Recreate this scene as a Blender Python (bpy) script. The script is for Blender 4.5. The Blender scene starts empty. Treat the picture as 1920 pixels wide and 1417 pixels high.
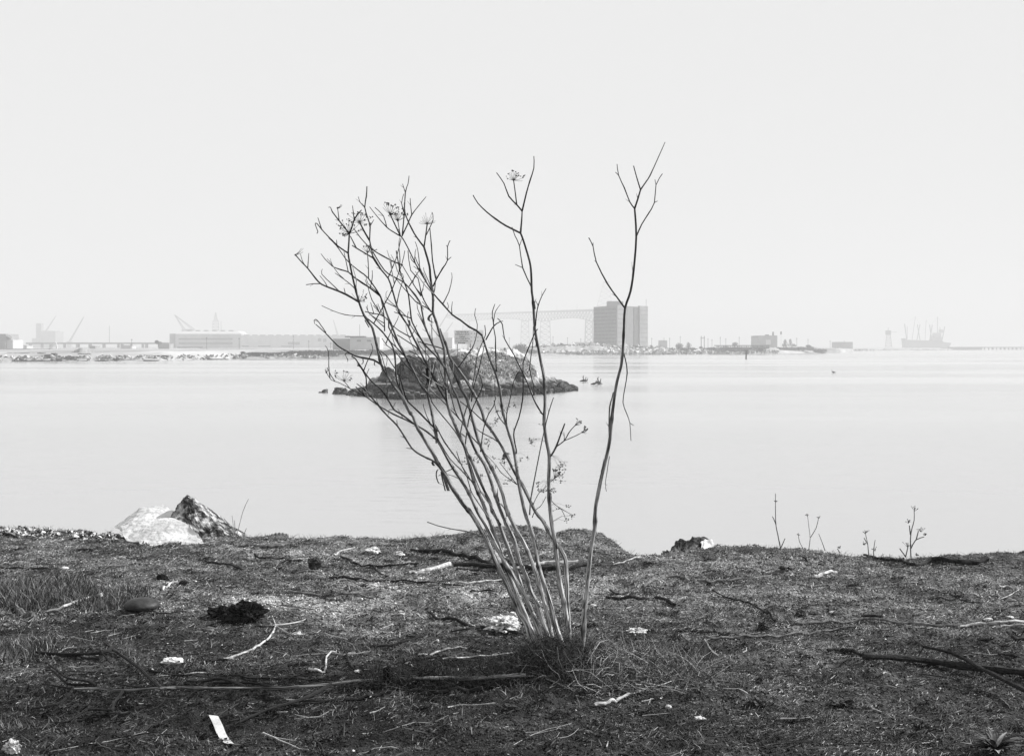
import bpy, bmesh, math, random
import numpy as np
from mathutils import Vector, Matrix, Quaternion
rnd = random.Random(7)
S = bpy.context.scene
COL = S.collection
# ------------------------------------------------------------------ camera, sky, sun, exposure
F = 2300.0          # focal length in photo pixels (photo 1920 wide)
HY = 650.0          # horizon row
ZC = 1.55           # eye height
ZW = -1.75          # water level
cam = bpy.data.objects.new('camera', bpy.data.cameras.new('camera')); COL.objects.link(cam)
cam.location = (0, 0, ZC); cam.rotation_euler = (math.radians(90), 0, 0)
cam.data.sensor_width = 36.0; cam.data.lens = 36.0 * F / 1920.0
cam.data.shift_y = (HY - 1417 / 2) / 1920.0      # level view camera with a falling front
cam.data.clip_start = 0.1; cam.data.clip_end = 9000
S.camera = cam
SUN_EL = 36.0; SUN_AZ = 75.0
sd = Vector((math.sin(math.radians(SUN_AZ)) * math.cos(math.radians(SUN_EL)),
             math.cos(math.radians(SUN_AZ)) * math.cos(math.radians(SUN_EL)), math.sin(math.radians(SUN_EL))))
W = bpy.data.worlds.new('World'); S.world = W; W.use_nodes = True
nt = W.node_tree; nt.nodes.clear()
sky = nt.nodes.new('ShaderNodeTexSky'); sky.sky_type = 'NISHITA'; sky.sun_disc = False
sky.sun_elevation = math.radians(SUN_EL); sky.sun_rotation = math.radians(SUN_AZ)
sky.air_density = 2.0; sky.dust_density = 1.0; sky.ozone_density = 1.0
bw = nt.nodes.new('ShaderNodeRGBToBW')           # black-and-white film
cap = nt.nodes.new('ShaderNodeMath'); cap.operation = 'MINIMUM'; cap.inputs[1].default_value = 3.32
bgn = nt.nodes.new('ShaderNodeBackground'); bgn.inputs['Strength'].default_value = 0.15
wo = nt.nodes.new('ShaderNodeOutputWorld')
nt.links.new(sky.outputs[0], bw.inputs[0]); nt.links.new(bw.outputs[0], cap.inputs[0])
nt.links.new(cap.outputs[0], bgn.inputs['Color']); nt.links.new(bgn.outputs[0], wo.inputs[0])
sl = bpy.data.lights.new('sun', 'SUN'); sl.energy = 4.7; sl.angle = math.radians(0.5); sl.color = (1, 1, 1)
so = bpy.data.objects.new('sun', sl); COL.objects.link(so); so.rotation_euler = sd.to_track_quat('Z', 'Y').to_euler()
so.location = (20, 6, 15)
vs = S.view_settings; vs.view_transform = 'Standard'; vs.look = 'None'; vs.gamma = 1.0; vs.exposure = 0.73; vs.use_curve_mapping = False
S.cycles.use_denoising = True; S.cycles.use_adaptive_sampling = False
S.cycles.max_bounces = 5; S.cycles.diffuse_bounces = 2; S.cycles.glossy_bounces = 2; S.cycles.volume_bounces = 1
S.cycles.transparent_max_bounces = 4; S.cycles.caustics_reflective = False; S.cycles.caustics_refractive = False
# ------------------------------------------------------------------ helpers
def tag(o, label=None, cat=None, group=None, kind=None):
    if label: o['label'] = label
    if cat: o['category'] = cat
    if group: o['group'] = group
    if kind: o['kind'] = kind
    return o
def empty(name, loc, label, cat, group=None):
    o = bpy.data.objects.new(name, None); COL.objects.link(o); o.location = loc; o.empty_display_size = 0.1
    return tag(o, label, cat, group)
def P(px, py, Y):
    return Vector(((px - 960) / F * Y, Y, ZC - (py - HY) / F * Y))
MATS = {}
def mat(name, lo, hi, scale=8.0, rough=0.9, bump=0.0, bscale=None, tone=False, stretch=None, cut=(0.35, 0.65), detail=6, spec=0.25):
    m = bpy.data.materials.new(name); m.use_nodes = True; n = m.node_tree; L = n.links.new
    b = n.nodes['Principled BSDF']; b.inputs['Roughness'].default_value = rough
    b.inputs['Specular IOR Level'].default_value = spec
    tc = n.nodes.new('ShaderNodeTexCoord'); mp = n.nodes.new('ShaderNodeMapping'); L(tc.outputs['Object'], mp.inputs[0])
    if stretch: mp.inputs['Scale'].default_value = stretch
    no = n.nodes.new('ShaderNodeTexNoise'); no.inputs['Scale'].default_value = scale; no.inputs['Detail'].default_value = detail
    no.inputs['Roughness'].default_value = 0.65
    L(mp.outputs[0], no.inputs['Vector'])
    mr = n.nodes.new('ShaderNodeMapRange'); mr.inputs['From Min'].default_value = cut[0]; mr.inputs['From Max'].default_value = cut[1]
    mr.inputs['To Min'].default_value = lo; mr.inputs['To Max'].default_value = hi
    L(no.outputs['Fac'], mr.inputs['Value'])
    out = mr.outputs[0]
    if tone:
        at = n.nodes.new('ShaderNodeAttribute'); at.attribute_name = 'tone'
        mu = n.nodes.new('ShaderNodeMath'); mu.operation = 'MULTIPLY'; L(out, mu.inputs[0]); L(at.outputs['Fac'], mu.inputs[1]); out = mu.outputs[0]
    L(out, b.inputs['Base Color'])
    if bump:
        n2 = n.nodes.new('ShaderNodeTexNoise'); n2.inputs['Scale'].default_value = bscale or scale * 3; n2.inputs['Detail'].default_value = 5
        L(mp.outputs[0], n2.inputs['Vector'])
        bp = n.nodes.new('ShaderNodeBump'); bp.inputs['Strength'].default_value = 1.0; bp.inputs['Distance'].default_value = bump
        L(n2.outputs['Fac'], bp.inputs['Height']); L(bp.outputs[0], b.inputs['Normal'])
    MATS[name] = m; return m
class MB:
    def __init__(s): s.v = []; s.f = []; s.t = []; s.mi = []; s.g = {}
    def add(s, vs, fs, tone=1.0, mi=0):
        o = len(s.v); s.v.extend([tuple(v) for v in vs]); s.f.extend([tuple(i + o for i in f) for f in fs])
        s.t.extend([tone] * len(vs) if not hasattr(tone, '__len__') else list(tone)); s.mi.extend([mi] * len(fs))
    def box(s, c, d, rz=0, tone=1.0, mi=0, rot=None):
        x, y, z = d[0] / 2, d[1] / 2, d[2] / 2
        R = rot if rot is not None else Matrix.Rotation(rz, 3, 'Z')
        vs = [R @ Vector((a * x, b * y, e * z)) + Vector(c) for a in (-1, 1) for b in (-1, 1) for e in (-1, 1)]
        s.add(vs, [(0, 1, 3, 2), (4, 6, 7, 5), (0, 4, 5, 1), (2, 3, 7, 6), (0, 2, 6, 4), (1, 5, 7, 3)], tone, mi)
    def quadbox(s, p, tone=1.0):   # 8 points: bottom 4 ccw, top 4 ccw
        s.add(p, [(3, 2, 1, 0), (4, 5, 6, 7), (0, 1, 5, 4), (1, 2, 6, 5), (2, 3, 7, 6), (3, 0, 4, 7)], tone)
    def bar(s, a, b, r, tone=1.0, mi=0):
        s.tube([Vector(a), Vector(b)], [r, r], 4, tone)
    def tube(s, pts, rad, n=7, tone=1.0, flat=1.0, wob=0.0):
        pts = [Vector(p) for p in pts]; m = len(pts)
        if not hasattr(rad, '__len__'): rad = [rad] * m
        tn = tone if hasattr(tone, '__len__') else [tone] * m
        T = [(pts[min(i + 1, m - 1)] - pts[max(i - 1, 0)]).normalized() for i in range(m)]
        u = T[0].orthogonal().normalized(); vs = []; tt = []; gg = []; ln_ = 0; o_ = rnd.random() * 50
        for i in range(m):
            if i: u = T[i - 1].rotation_difference(T[i]) @ u
            u = (u - T[i] * u.dot(T[i])).normalized(); w = T[i].cross(u); ln_ += (pts[i] - pts[i - 1]).length if i else 0
            for k in range(n):
                a = 2 * math.pi * k / n; r = rad[i] * (1 + wob * (rnd.random() - 0.5))
                vs.append(pts[i] + u * (math.cos(a) * r) + w * (math.sin(a) * r * flat)); tt.append(tn[i]); gg.append((math.cos(a) + o_, math.sin(a), ln_))
        fs = [(i * n + k, i * n + (k + 1) % n, (i + 1) * n + (k + 1) % n, (i + 1) * n + k) for i in range(m - 1) for k in range(n)]
        fs.append(tuple(range(n - 1, -1, -1))); fs.append(tuple((m - 1) * n + k for k in range(n)))
        s.g[len(s.v)] = gg; s.add(vs, fs, tt)
    def ball(s, c, r, tone=1.0, sq=1.0):
        c = Vector(c); t = [(0, 0, 1), (1, 0, 0), (0, 1, 0), (-1, 0, 0), (0, -1, 0), (0, 0, -1)]
        mid = {}; V = [Vector(x) for x in t]; Fc = [(0, 1, 2), (0, 2, 3), (0, 3, 4), (0, 4, 1), (5, 2, 1), (5, 3, 2), (5, 4, 3), (5, 1, 4)]
        G = []
        def mm(a, b):
            k = (min(a, b), max(a, b))
            if k not in mid: mid[k] = len(V); V.append(((V[a] + V[b]) / 2).normalized())
            return mid[k]
        for a, b, d in Fc:
            x, y, z = mm(a, b), mm(b, d), mm(d, a); G += [(a, x, z), (x, b, y), (z, y, d), (x, y, z)]
        s.add([c + Vector((v.x * r, v.y * r, v.z * r * sq)) for v in V], G, tone)
    def build(s, name, m, parent=None, smooth=False, origin=None):
        me = bpy.data.meshes.new(name); vs = s.v
        if origin is not None: vs = [tuple(Vector(v) - Vector(origin)) for v in vs]
        me.from_pydata(vs, [], s.f)
        for mm in (m if isinstance(m, (list, tuple)) else [m]): me.materials.append(mm)
        if any(s.mi): me.polygons.foreach_set('material_index', s.mi)
        a = me.attributes.new('tone', 'FLOAT', 'POINT'); a.data.foreach_set('value', s.t)
        if m is M_stem:
            G_ = np.zeros((len(s.v), 3), np.float32)
            for k_, q_ in s.g.items(): G_[k_:k_ + len(q_)] = q_
            a = me.attributes.new('guv', 'FLOAT_VECTOR', 'POINT'); a.data.foreach_set('vector', G_.ravel())
        if smooth: me.polygons.foreach_set('use_smooth', [True] * len(me.polygons))
        me.update(); o = bpy.data.objects.new(name, me); COL.objects.link(o)
        if parent is not None: o.parent = parent
        if origin is not None and parent is None: o.location = origin
        return o
def soup(name, V, Fq, m, tone, parent=None, smooth=False):     # numpy mesh: V (n,3), Fq (m,k)
    me = bpy.data.meshes.new(name); k = Fq.shape[1]
    me.vertices.add(len(V)); me.vertices.foreach_set('co', V.astype(np.float32).ravel())
    me.loops.add(Fq.size); me.loops.foreach_set('vertex_index', Fq.astype(np.int32).ravel())
    me.polygons.add(len(Fq)); me.polygons.foreach_set('loop_start', np.arange(0, Fq.size, k, dtype=np.int32))
    me.polygons.foreach_set('loop_total', np.full(len(Fq), k, dtype=np.int32))
    me.materials.append(m); me.update(calc_edges=True)
    a = me.attributes.new('tone', 'FLOAT', 'POINT'); a.data.foreach_set('value', np.asarray(tone, np.float32))
    if smooth: me.polygons.foreach_set('use_smooth', np.ones(len(Fq), bool))
    o = bpy.data.objects.new(name, me); COL.objects.link(o)
    if parent is not None: o.parent = parent
    return o
def smooth_line(pts, sub=3):
    out = []; n = len(pts)
    if n < 3: return [Vector(p) for p in pts]
    for i in range(n - 1):
        p0, p1, p2, p3 = pts[max(i - 1, 0)], pts[i], pts[i + 1], pts[min(i + 2, n - 1)]
        for j in range(sub):
            t = j / sub; t2 = t * t; t3 = t2 * t
            out.append(0.5 * ((2 * p1) + (p2 - p0) * t + (2 * p0 - 5 * p1 + 4 * p2 - p3) * t2 + (3 * p1 - p0 - 3 * p2 + p3) * t3))
    out.append(Vector(pts[-1])); return out
# ---- numpy noise
_g = np.random.default_rng(11); _T = _g.random((256, 256))
def vn(x, y):
    xi = np.floor(x).astype(int); yi = np.floor(y).astype(int); fx = x - xi; fy = y - yi
    fx = fx * fx * (3 - 2 * fx); fy = fy * fy * (3 - 2 * fy)
    a = _T[xi & 255, yi & 255]; b = _T[(xi + 1) & 255, yi & 255]; c = _T[xi & 255, (yi + 1) & 255]; d = _T[(xi + 1) & 255, (yi + 1) & 255]
    return (a * (1 - fx) + b * fx) * (1 - fy) + (c * (1 - fx) + d * fx) * fy
def fbm(x, y, o=4, r=0.5):
    s = 0; a = 1; t = 0
    for i in range(o):
        s = s + a * vn(x * 2 ** i + 17.3 * i, y * 2 ** i + 5.1 * i); t += a; a *= r
    return s / t
def hull_rock(name, pts, m, sub=3, disp=0.03, nsc=6.0, parent=None, tone=1.0, seed=0, rough2=0.0):
    bm = bmesh.new()
    for p in pts: bm.verts.new(p)
    r = bmesh.ops.convex_hull(bm, input=bm.verts)
    junk = [g for g in r['geom_interior'] if isinstance(g, bmesh.types.BMVert)] + [g for g in r['geom_unused'] if isinstance(g, bmesh.types.BMVert)]
    if junk: bmesh.ops.delete(bm, geom=list(set(junk)), context='VERTS')
    bmesh.ops.recalc_face_normals(bm, faces=bm.faces)
    for _ in range(sub): bmesh.ops.subdivide_edges(bm, edges=bm.edges[:], cuts=1, use_grid_fill=True)
    bmesh.ops.triangulate(bm, faces=bm.faces)
    from mathutils import noise
    bm.normal_update()
    for v in bm.verts:
        q = Vector(v.co) * nsc + Vector((seed, 0, 0))
        d = noise.fractal(q, 0.9, 2.0, 4) * disp
        if rough2: d += noise.noise(q * 6) * rough2
        v.co += v.normal * d
    me = bpy.data.meshes.new(name); c = sum((Vector(p) for p in pts), Vector()) / len(pts)
    zb = min(Vector(p).z for p in pts); org = Vector((c.x, c.y, zb))
    for v in bm.verts: v.co -= org if parent is None else Vector((0, 0, 0))
    bm.to_mesh(me); bm.free(); me.materials.append(m)
    a = me.attributes.new('tone', 'FLOAT', 'POINT'); a.data.foreach_set('value', [tone] * len(me.vertices))
    o = bpy.data.objects.new(name, me); COL.objects.link(o)
    if parent is None: o.location = org
    else: o.parent = parent
    return o
# ------------------------------------------------------------------ materials
M_ground = mat('earth', 0.008, 0.11, 45, 0.95, 0.022, 120, detail=9, cut=(0.38, 0.66), tone=True)
M_litter = mat('litter_mat', 0.8, 1.15, 60, 0.85, tone=True)
M_stem = mat('dry_stem', 0.045, 1.15, 1.0, 0.7, 0.002, 5.0, tone=True, stretch=(1.9, 1.9, 10), cut=(0.42, 0.60), detail=10)
_n = M_stem.node_tree; _a = _n.nodes.new('ShaderNodeAttribute'); _a.attribute_name = 'guv'
_n.links.new(_a.outputs['Vector'], [q for q in _n.nodes if q.type == 'MAPPING'][0].inputs[0])
M_twig = mat('dry_twig', 0.6, 1.1, 60, 0.8, tone=True)
M_darkwood = mat('dark_driftwood', 0.004, 0.028, 30, 0.9, 0.004, 90)
M_greywood = mat('grey_driftwood', 0.025, 0.22, 30, 0.9, 0.004, 90)
M_palewood = mat('pale_driftwood', 0.12, 0.62, 25, 0.85, 0.003, 90)
M_white = mat('white_scrap', 0.42, 0.75, 25, 0.6, 0.002, 60)
M_foam = mat('dirty_foam', 0.08, 0.7, 45, 0.9, 0.004, 80, cut=(0.36, 0.55))
M_burnt = mat('burnt', 0.004, 0.02, 20, 0.95, 0.01, 60, spec=0.1)
M_stone = mat('dark_stone', 0.010, 0.045, 14, 0.55, 0.004, 40)
M_concrete = mat('pale_concrete', 0.42, 0.68, 3.0, 0.9, 0.014, 22, cut=(0.38, 0.60), detail=6)
M_aggregate = mat('broken_aggregate', 0.02, 0.62, 11, 0.95, 0.03, 30, cut=(0.46, 0.66), detail=9)
M_island = mat('island_earth', 0.05, 0.42, 0.55, 0.95, 0.25, 3.0, detail=10, cut=(0.38, 0.62))
M_islerock = mat('island_rock', 0.012, 0.24, 1.9, 0.9, 0.15, 5, detail=8, cut=(0.42, 0.75))
M_far = mat('far_earth', 0.12, 0.5, 0.05, 0.95, stretch=(1, 0.2, 1), detail=8)
M_rip = mat('riprap_rock', 0.18, 0.75, 0.25, 0.95, tone=True)
M_scrub = mat('scrub_leaf', 0.012, 0.04, 0.8, 0.9, tone=True)
M_farconc = mat('far_concrete', 0.18, 0.28, 0.2, 0.9)
M_farlight = mat('far_light_wall', 0.42, 0.52, 0.15, 0.9)
M_fardark = mat('far_dark', 0.04, 0.08, 0.3, 0.9)
M_farsteel = mat('far_steel', 0.05, 0.1, 0.3, 0.8)
M_brick = mat('tower_wall', 0.13, 0.19, 0.5, 0.9)
M_sign = mat('sign_paint', 0.7, 0.88, 6, 0.8)
M_ink = mat('sign_ink', 0.03, 0.05, 6, 0.8)
# ------------------------------------------------------------------ near ground
EDGE = [(-300,985),(0,990),(60,991),(110,994),(200,999),(300,1006),(385,1014),(450,1009),(500,1007),(600,1010),(700,1012),(760,1011),(830,1001),(880,994),(930,984),
        (960,979),(1000,983),(1030,994),(1100,997),(1130,1006),(1160,1022),(1190,1044),(1245,1045),(1300,1036),(1340,1029),(1400,1029),(1450,1030),(1550,1037),(1620,1045),
        (1700,1049),(1800,1043),(1920,1041),(2300,1040)]
_ex = []; _ey = []
for px, py in EDGE:
    zt = 0.16 * math.exp(-((px - 1000) / 130.0) ** 2)
    Y = (ZC - zt) * F / (py - HY); _ex.append((px - 960) / F * Y); _ey.append(Y)
_ex = np.array([-90, -30, -12] + _ex + [12, 30, 90]); _ey = np.array([16, 12, 10.6] + _ey + [9.0, 10, 14])
def H(x, y):
    x = np.asarray(x, float); y = np.asarray(y, float)
    h = 0.07 * (fbm(x * 0.7 + 40, y * 0.7 + 9, 3) - 0.5) + 0.05 * (fbm(x * 3 + 3, y * 3, 3) - 0.5) + 0.050 * (fbm(x * 12, y * 12, 2) - 0.5) * np.clip(0.2 + 2.2 * (fbm(x * 1.3 + 7, y * 1.7 + 31, 2) - 0.3), 0.1, 1.3) + 0.024 * (fbm(x * 28, y * 28, 2) - 0.5)
    h = h + 0.17 * np.exp(-((x - 0.17) / 0.58) ** 2 - ((y - 9.8) / 0.8) ** 2)
    e = np.interp(x, _ex, _ey) + 0.16 * (fbm(x * 2.5, y * 0 + 3, 4) - 0.5) + 0.05 * (fbm(x * 14, y * 0 + 3, 2) - 0.5)
    d = np.maximum(y - e + 0.05, 0)
    return h - np.minimum(np.where(d < 0.5, d * d * 0.9, 0.225 + (d - 0.5) * 0.9), 3.2)
def G(px, py, lift=0.0):
    Y = ZC * F / (py - HY)
    for _ in range(7):
        z = float(H((px - 960) / F * Y, Y)) + lift
        Y = (ZC - z) * F / (py - HY)
    return P(px, py, Y)
def grid_axis(a, b, step, far, n):
    mid = np.arange(a, b + 1e-6, step); k = np.linspace(0, 1, n + 1)[1:] ** 2
    return mid, k
xm = np.arange(-5.0, 5.001, 0.026); k = (np.linspace(0, 1, 26)[1:]) ** 2
xs = np.concatenate([(-5 - 85 * k)[::-1], xm, 5 + 85 * k])
ym = np.arange(3.6, 11.8, 0.026)
ys = np.concatenate([(3.6 - 60 * k)[::-1], ym, 11.8 + np.linspace(0, 1, 12)[1:] * 8])
X, Yg = np.meshgrid(xs, ys); Z = H(X, Yg)
V = np.stack([X, Yg, Z], -1).reshape(-1, 3); nx = len(xs); ny = len(ys)
i = (np.arange(ny - 1)[:, None] * nx + np.arange(nx - 1)[None]).ravel()
def dry(x, y):   # how much pale silt and straw lies on the earth (drier towards the crest, a sandy patch left of the bush)
    far = np.clip((y - 5.2) / 3.6, 0, 1)
    sandy = np.exp(-((x + .8) / 1.1) ** 2 - ((y - 7.5) / 0.5) ** 2) + .35 * np.exp(-((x - 1.7) / 1.0) ** 2 - ((y - 7.9) / 0.8) ** 2)
    return (0.58 + 1.5 * far + 2.6 * sandy) * np.clip(0.1 + 1.9 * fbm(x * 1.3 + 60, y * 2.2 + 20, 4) ** 1.3, 0, 3) * (0.1 + 1.8 * fbm(x * 8 + 6, y * 12 + 2, 3) ** 1.2)
gr = soup('ground', V, np.stack([i, i + 1, i + nx + 1, i + nx], 1), M_ground, dry(V[:, 0], V[:, 1]) * 1.25, smooth=True)
tag(gr, kind='structure')
# ------------------------------------------------------------------ litter on the ground (uncountable straw, crumbs)
g = np.random.default_rng(5)
def scatter(n, ymin=4.2, ymax=11.0, pw=1.0):
    u = g.random(n); y = ymin + (ymax - ymin) * u ** pw
    x = (g.random(n) * 2 - 1) * (0.44 * y + 0.5)
    e = np.interp(x, _ex, _ey); ok = y < e + 0.15
    return x[ok], y[ok]
def straws(n, lmin, lmax, wid, tone_fn, up=0.25, seedmask=None):
    x, y = scatter(n)
    if seedmask is not None:
        keep = g.random(len(x)) < seedmask(x, y); x = x[keep]; y = y[keep]
    m = len(x); L = lmin + (lmax - lmin) * g.random(m) ** 2.5; a = g.normal(0, 0.9, m); w = wid * (0.5 + g.random(m))
    dx, dy = np.cos(a), np.sin(a); tilt = np.abs(g.normal(0, up, m)); z = H(x, y) + 0.001 + 0.006 * g.random(m)
    c = np.stack([x, y, z], 1); d = np.stack([dx * np.cos(tilt), dy * np.cos(tilt), np.sin(tilt)], 1) * L[:, None] * 0.5
    r = g.normal(0, 0.8, m); s = np.stack([-dy * np.cos(r), dx * np.cos(r), np.sin(r)], 1) * w[:, None] * 0.5
    up0 = np.array([0, 0, 1.0]) * (L * 0.5 * np.sin(tilt))[:, None]; c = c + up0
    V = np.stack([c - d - s, c - d + s, c + d + s * 0.6, c + d - s * 0.6], 1).reshape(-1, 3)
    t = tone_fn(x, y, m); F_ = np.arange(4 * m).reshape(m, 4)
    return V, F_, np.repeat(t, 4)
def bunches(nc, per, spread, tone_lo, tone_hi, lmax, wid):
    cx, cy = scatter(nc); m = len(cx) * per; k = np.repeat(np.arange(len(cx)), per); sp_ = np.repeat(spread * (0.4 + g.random(len(cx))), per)
    x = cx[k] + g.normal(0, 1, m) * sp_ * 1.5; y = cy[k] + g.normal(0, 1, m) * sp_; ok = y < np.interp(x, _ex, _ey) + .05; x = x[ok]; y = y[ok]; k = k[ok]; m = len(x)
    a = np.repeat(g.normal(0, .8, len(cx)), per)[ok] + g.normal(0, .5, m); L = lmax * (.2 + .8 * g.random(m) ** 2); w = wid * (.5 + g.random(m)); tl = np.abs(g.normal(.15, .45, m)); z = H(x, y) + .002 + .010 * g.random(m)
    d = np.stack([np.cos(a) * np.cos(tl), np.sin(a) * np.cos(tl), np.sin(tl)], 1) * L[:, None] * .5; r = g.normal(0, .9, m); s = np.stack([-np.sin(a) * np.cos(r), np.cos(a) * np.cos(r), np.sin(r)], 1) * w[:, None] * .5
    c = np.stack([x, y, z], 1) + np.array([0, 0, 1.0]) * (L * .5 * np.sin(tl))[:, None]; V = np.stack([c - d - s, c - d + s, c + d + s * .5, c + d - s * .5], 1).reshape(-1, 3)
    t = (tone_lo + (tone_hi - tone_lo) * g.random(m) ** 2) * np.clip(.5 + .5 * (y - 4.5) / 4, .5, 1.1)
    return V, np.arange(4 * m).reshape(m, 4), np.repeat(t, 4)
def crumbs(n, smin, smax, tone_fn):
    x, y = scatter(n); m = len(x); s = smin + (smax - smin) * g.random(m) ** 4; z = H(x, y) + s * 0.25
    base = np.array([(1, 0, 0), (-.5, .87, 0), (-.5, -.87, 0), (0, 0, 1), (0, 0, -1)], float)
    o = base[None] * s[:, None, None] * (0.6 + 0.8 * g.random((m, 5, 1))); o[:, :, 2] *= 0.65
    a = g.random(m) * 6.28; ca, sa = np.cos(a), np.sin(a)
    ox = o[:, :, 0] * ca[:, None] - o[:, :, 1] * sa[:, None]; oy = o[:, :, 0] * sa[:, None] + o[:, :, 1] * ca[:, None]; o[:, :, 0] = ox; o[:, :, 1] = oy
    V = (np.stack([x, y, z], 1)[:, None] + o).reshape(-1, 3)
    f = np.array([(0, 1, 3), (1, 2, 3), (2, 0, 3), (1, 0, 4), (2, 1, 4), (0, 2, 4)])
    F_ = (np.arange(m)[:, None, None] * 5 + f[None]).reshape(-1, 3)
    return V, F_, np.repeat(tone_fn(x, y, m), 5)
def t_straw(x, y, m):
    d = dry(x, y); return np.clip((0.010 + 0.70 * g.random(m) ** 3.6 + 0.7 * (g.random(m) < 0.06)) * d * 1.35, 0.006, 0.85)
def t_dark(x, y, m): return np.clip(0.02 + 0.10 * g.random(m) ** 2, 0, 1)
def t_crumb(x, y, m):
    return np.clip((0.010 + 0.19 * g.random(m) ** 2.6) * dry(x, y) * 1.35 + 0.6 * (g.random(m) < 0.003), 0.006, 0.85)
v, f, t = straws(560000, 0.003, 0.034, 0.0018, t_straw, 0.5, lambda x, y: np.clip(3.2 * (fbm(x * 2.3 + 3, y * 3.2 + 8, 4) - 0.38), 0.06, 1))
tag(soup('straw_litter', v, f, M_litter, t), 'short dry straw strewn thinly over the dark earth', 'straw', kind='stuff')
v, f, t = straws(30000, 0.005, 0.035, 0.003, t_dark, 0.3, lambda x, y: np.clip(3 * (fbm(x * 1.5 + 13, y * 2 + 4, 3) - 0.4), 0.03, 1))
tag(soup('bark_litter', v, f, M_litter, t), 'dark bark flakes strewn over the earth', 'bark', kind='stuff')
v, f, t = bunches(650, 45, .03, .10, .7, .04, .0020)
tag(soup('straw_bunches', v, f, M_litter, t), 'pale straw gathered in loose bunches on the earth', 'straw', kind='stuff')
v, f, t = bunches(420, 50, .022, .006, .04, .03, .006)
tag(soup('dark_litter', v, f, M_litter, t), 'rotten black litter gathered in small heaps', 'litter', kind='stuff')
v, f, t = crumbs(330000, 0.002, 0.010, t_crumb)
tag(soup('gravel', v, f, M_litter, t), 'small stones and crumbs of soil on the earth', 'gravel', kind='stuff')
# long thin twig litter (uncountable)
def t_tw(x, y, m): return np.where(g.random(m) < 0.3, 0.15 + 0.3 * g.random(m), 0.012 + 0.03 * g.random(m))
v, f, t = straws(1500, 0.04, 0.2, 0.0045, t_tw, 0.04)
tag(soup('twig_litter', v, f, M_litter, t), 'thin loose twigs scattered among the straw', 'twigs', kind='stuff')
# ------------------------------------------------------------------ grass clumps
def blades(name, n, cx, cy, rx, ry, hmin, hmax, w, tone, label, cat, lean=0.35, ell=True):
    a = g.random(n) * 6.283; r = np.sqrt(g.random(n)); x = cx + rx * r * np.cos(a); y = cy + ry * r * np.sin(a)
    z = H(x, y) - 0.005; h = (hmin + (hmax - hmin) * g.random(n) ** 1.5) * np.clip(0.35 + 1.3 * fbm(x * 6, y * 6, 2), .3, 1.4) * (1.15 - 0.5 * r); ln = g.normal(0, lean, (n, 2)) * h[:, None]; ww = w * (0.5 + g.random(n))
    aa = g.random(n) * 3.14; sx = np.cos(aa) * ww; sy = np.sin(aa) * ww
    rows = []
    for q, bend, ws in ((0, 0, 1), (0.5, 0.25, .8), (1, 1, .15)):
        for sgn in (-1, 1):
            rows.append(np.stack([x + ln[:, 0] * bend + sgn * sx * ws, y + ln[:, 1] * bend + sgn * sy * ws, z + h * (q - 0.12 * bend)], 1))
    V = np.stack(rows, 1).reshape(-1, 3); b = np.arange(n)[:, None] * 6
    F_ = np.concatenate([b + np.array([[0, 1, 3, 2]]), b + np.array([[2, 3, 5, 4]])], 0)
    t = np.repeat(tone[0] + (tone[1] - tone[0]) * g.random(n) ** 2, 6)
    return V, F_, t
def grass(name, n, px, py, rxp, ryp, hmin, hmax, w, tone, label, cat='grass', lean=0.35):
    c = G(px, py); s = c.y / F
    v, f, t = blades(name, n, c.x, c.y, rxp * s, ryp, hmin, hmax, w, tone, label, cat, lean)
    return tag(soup(name, v, f, M_litter, t), label, cat, kind='stuff')
grass('dry_grass', 5200, 60, 1122, 115, 0.42, 0.04, 0.14, 0.0022, (0.008, 0.33), 'dry upright grass patch at the left edge beside the pale peeled stick')
grass('dry_grass', 1700, 205, 1122, 75, 0.3, 0.03, 0.12, 0.0022, (0.008, 0.33), 'thinner dry grass behind the smooth dark oval stone')
grass('dry_grass', 900, 40, 1225, 60, 0.25, 0.03, 0.10, 0.002, (0.01, 0.4), 'low dry grass at the left edge in front of the twisted branch')
for k_ in range(90):
    px = rnd.uniform(-20, 1940); py = rnd.uniform(1055, 1410)
    if k_ == 0: acc = []
    c = G(px, py); v, f, t = blades('', rnd.randint(30, 110), c.x, c.y, rnd.uniform(.04, .16), rnd.uniform(.03, .1), 0.015, rnd.uniform(0.035, .075), 0.0016, (0.04, 0.42), '', '', 0.6)
    acc.append((v, f, t))
off = 0; VV = []; FF = []; TT = []
for v, f, t in acc: VV.append(v); FF.append(f + off); TT.append(t); off += len(v)
tag(soup('low_grass', np.concatenate(VV), np.concatenate(FF), M_litter, np.concatenate(TT)), 'sparse low dry grass scattered over the whole bank', 'grass', kind='stuff')
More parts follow.
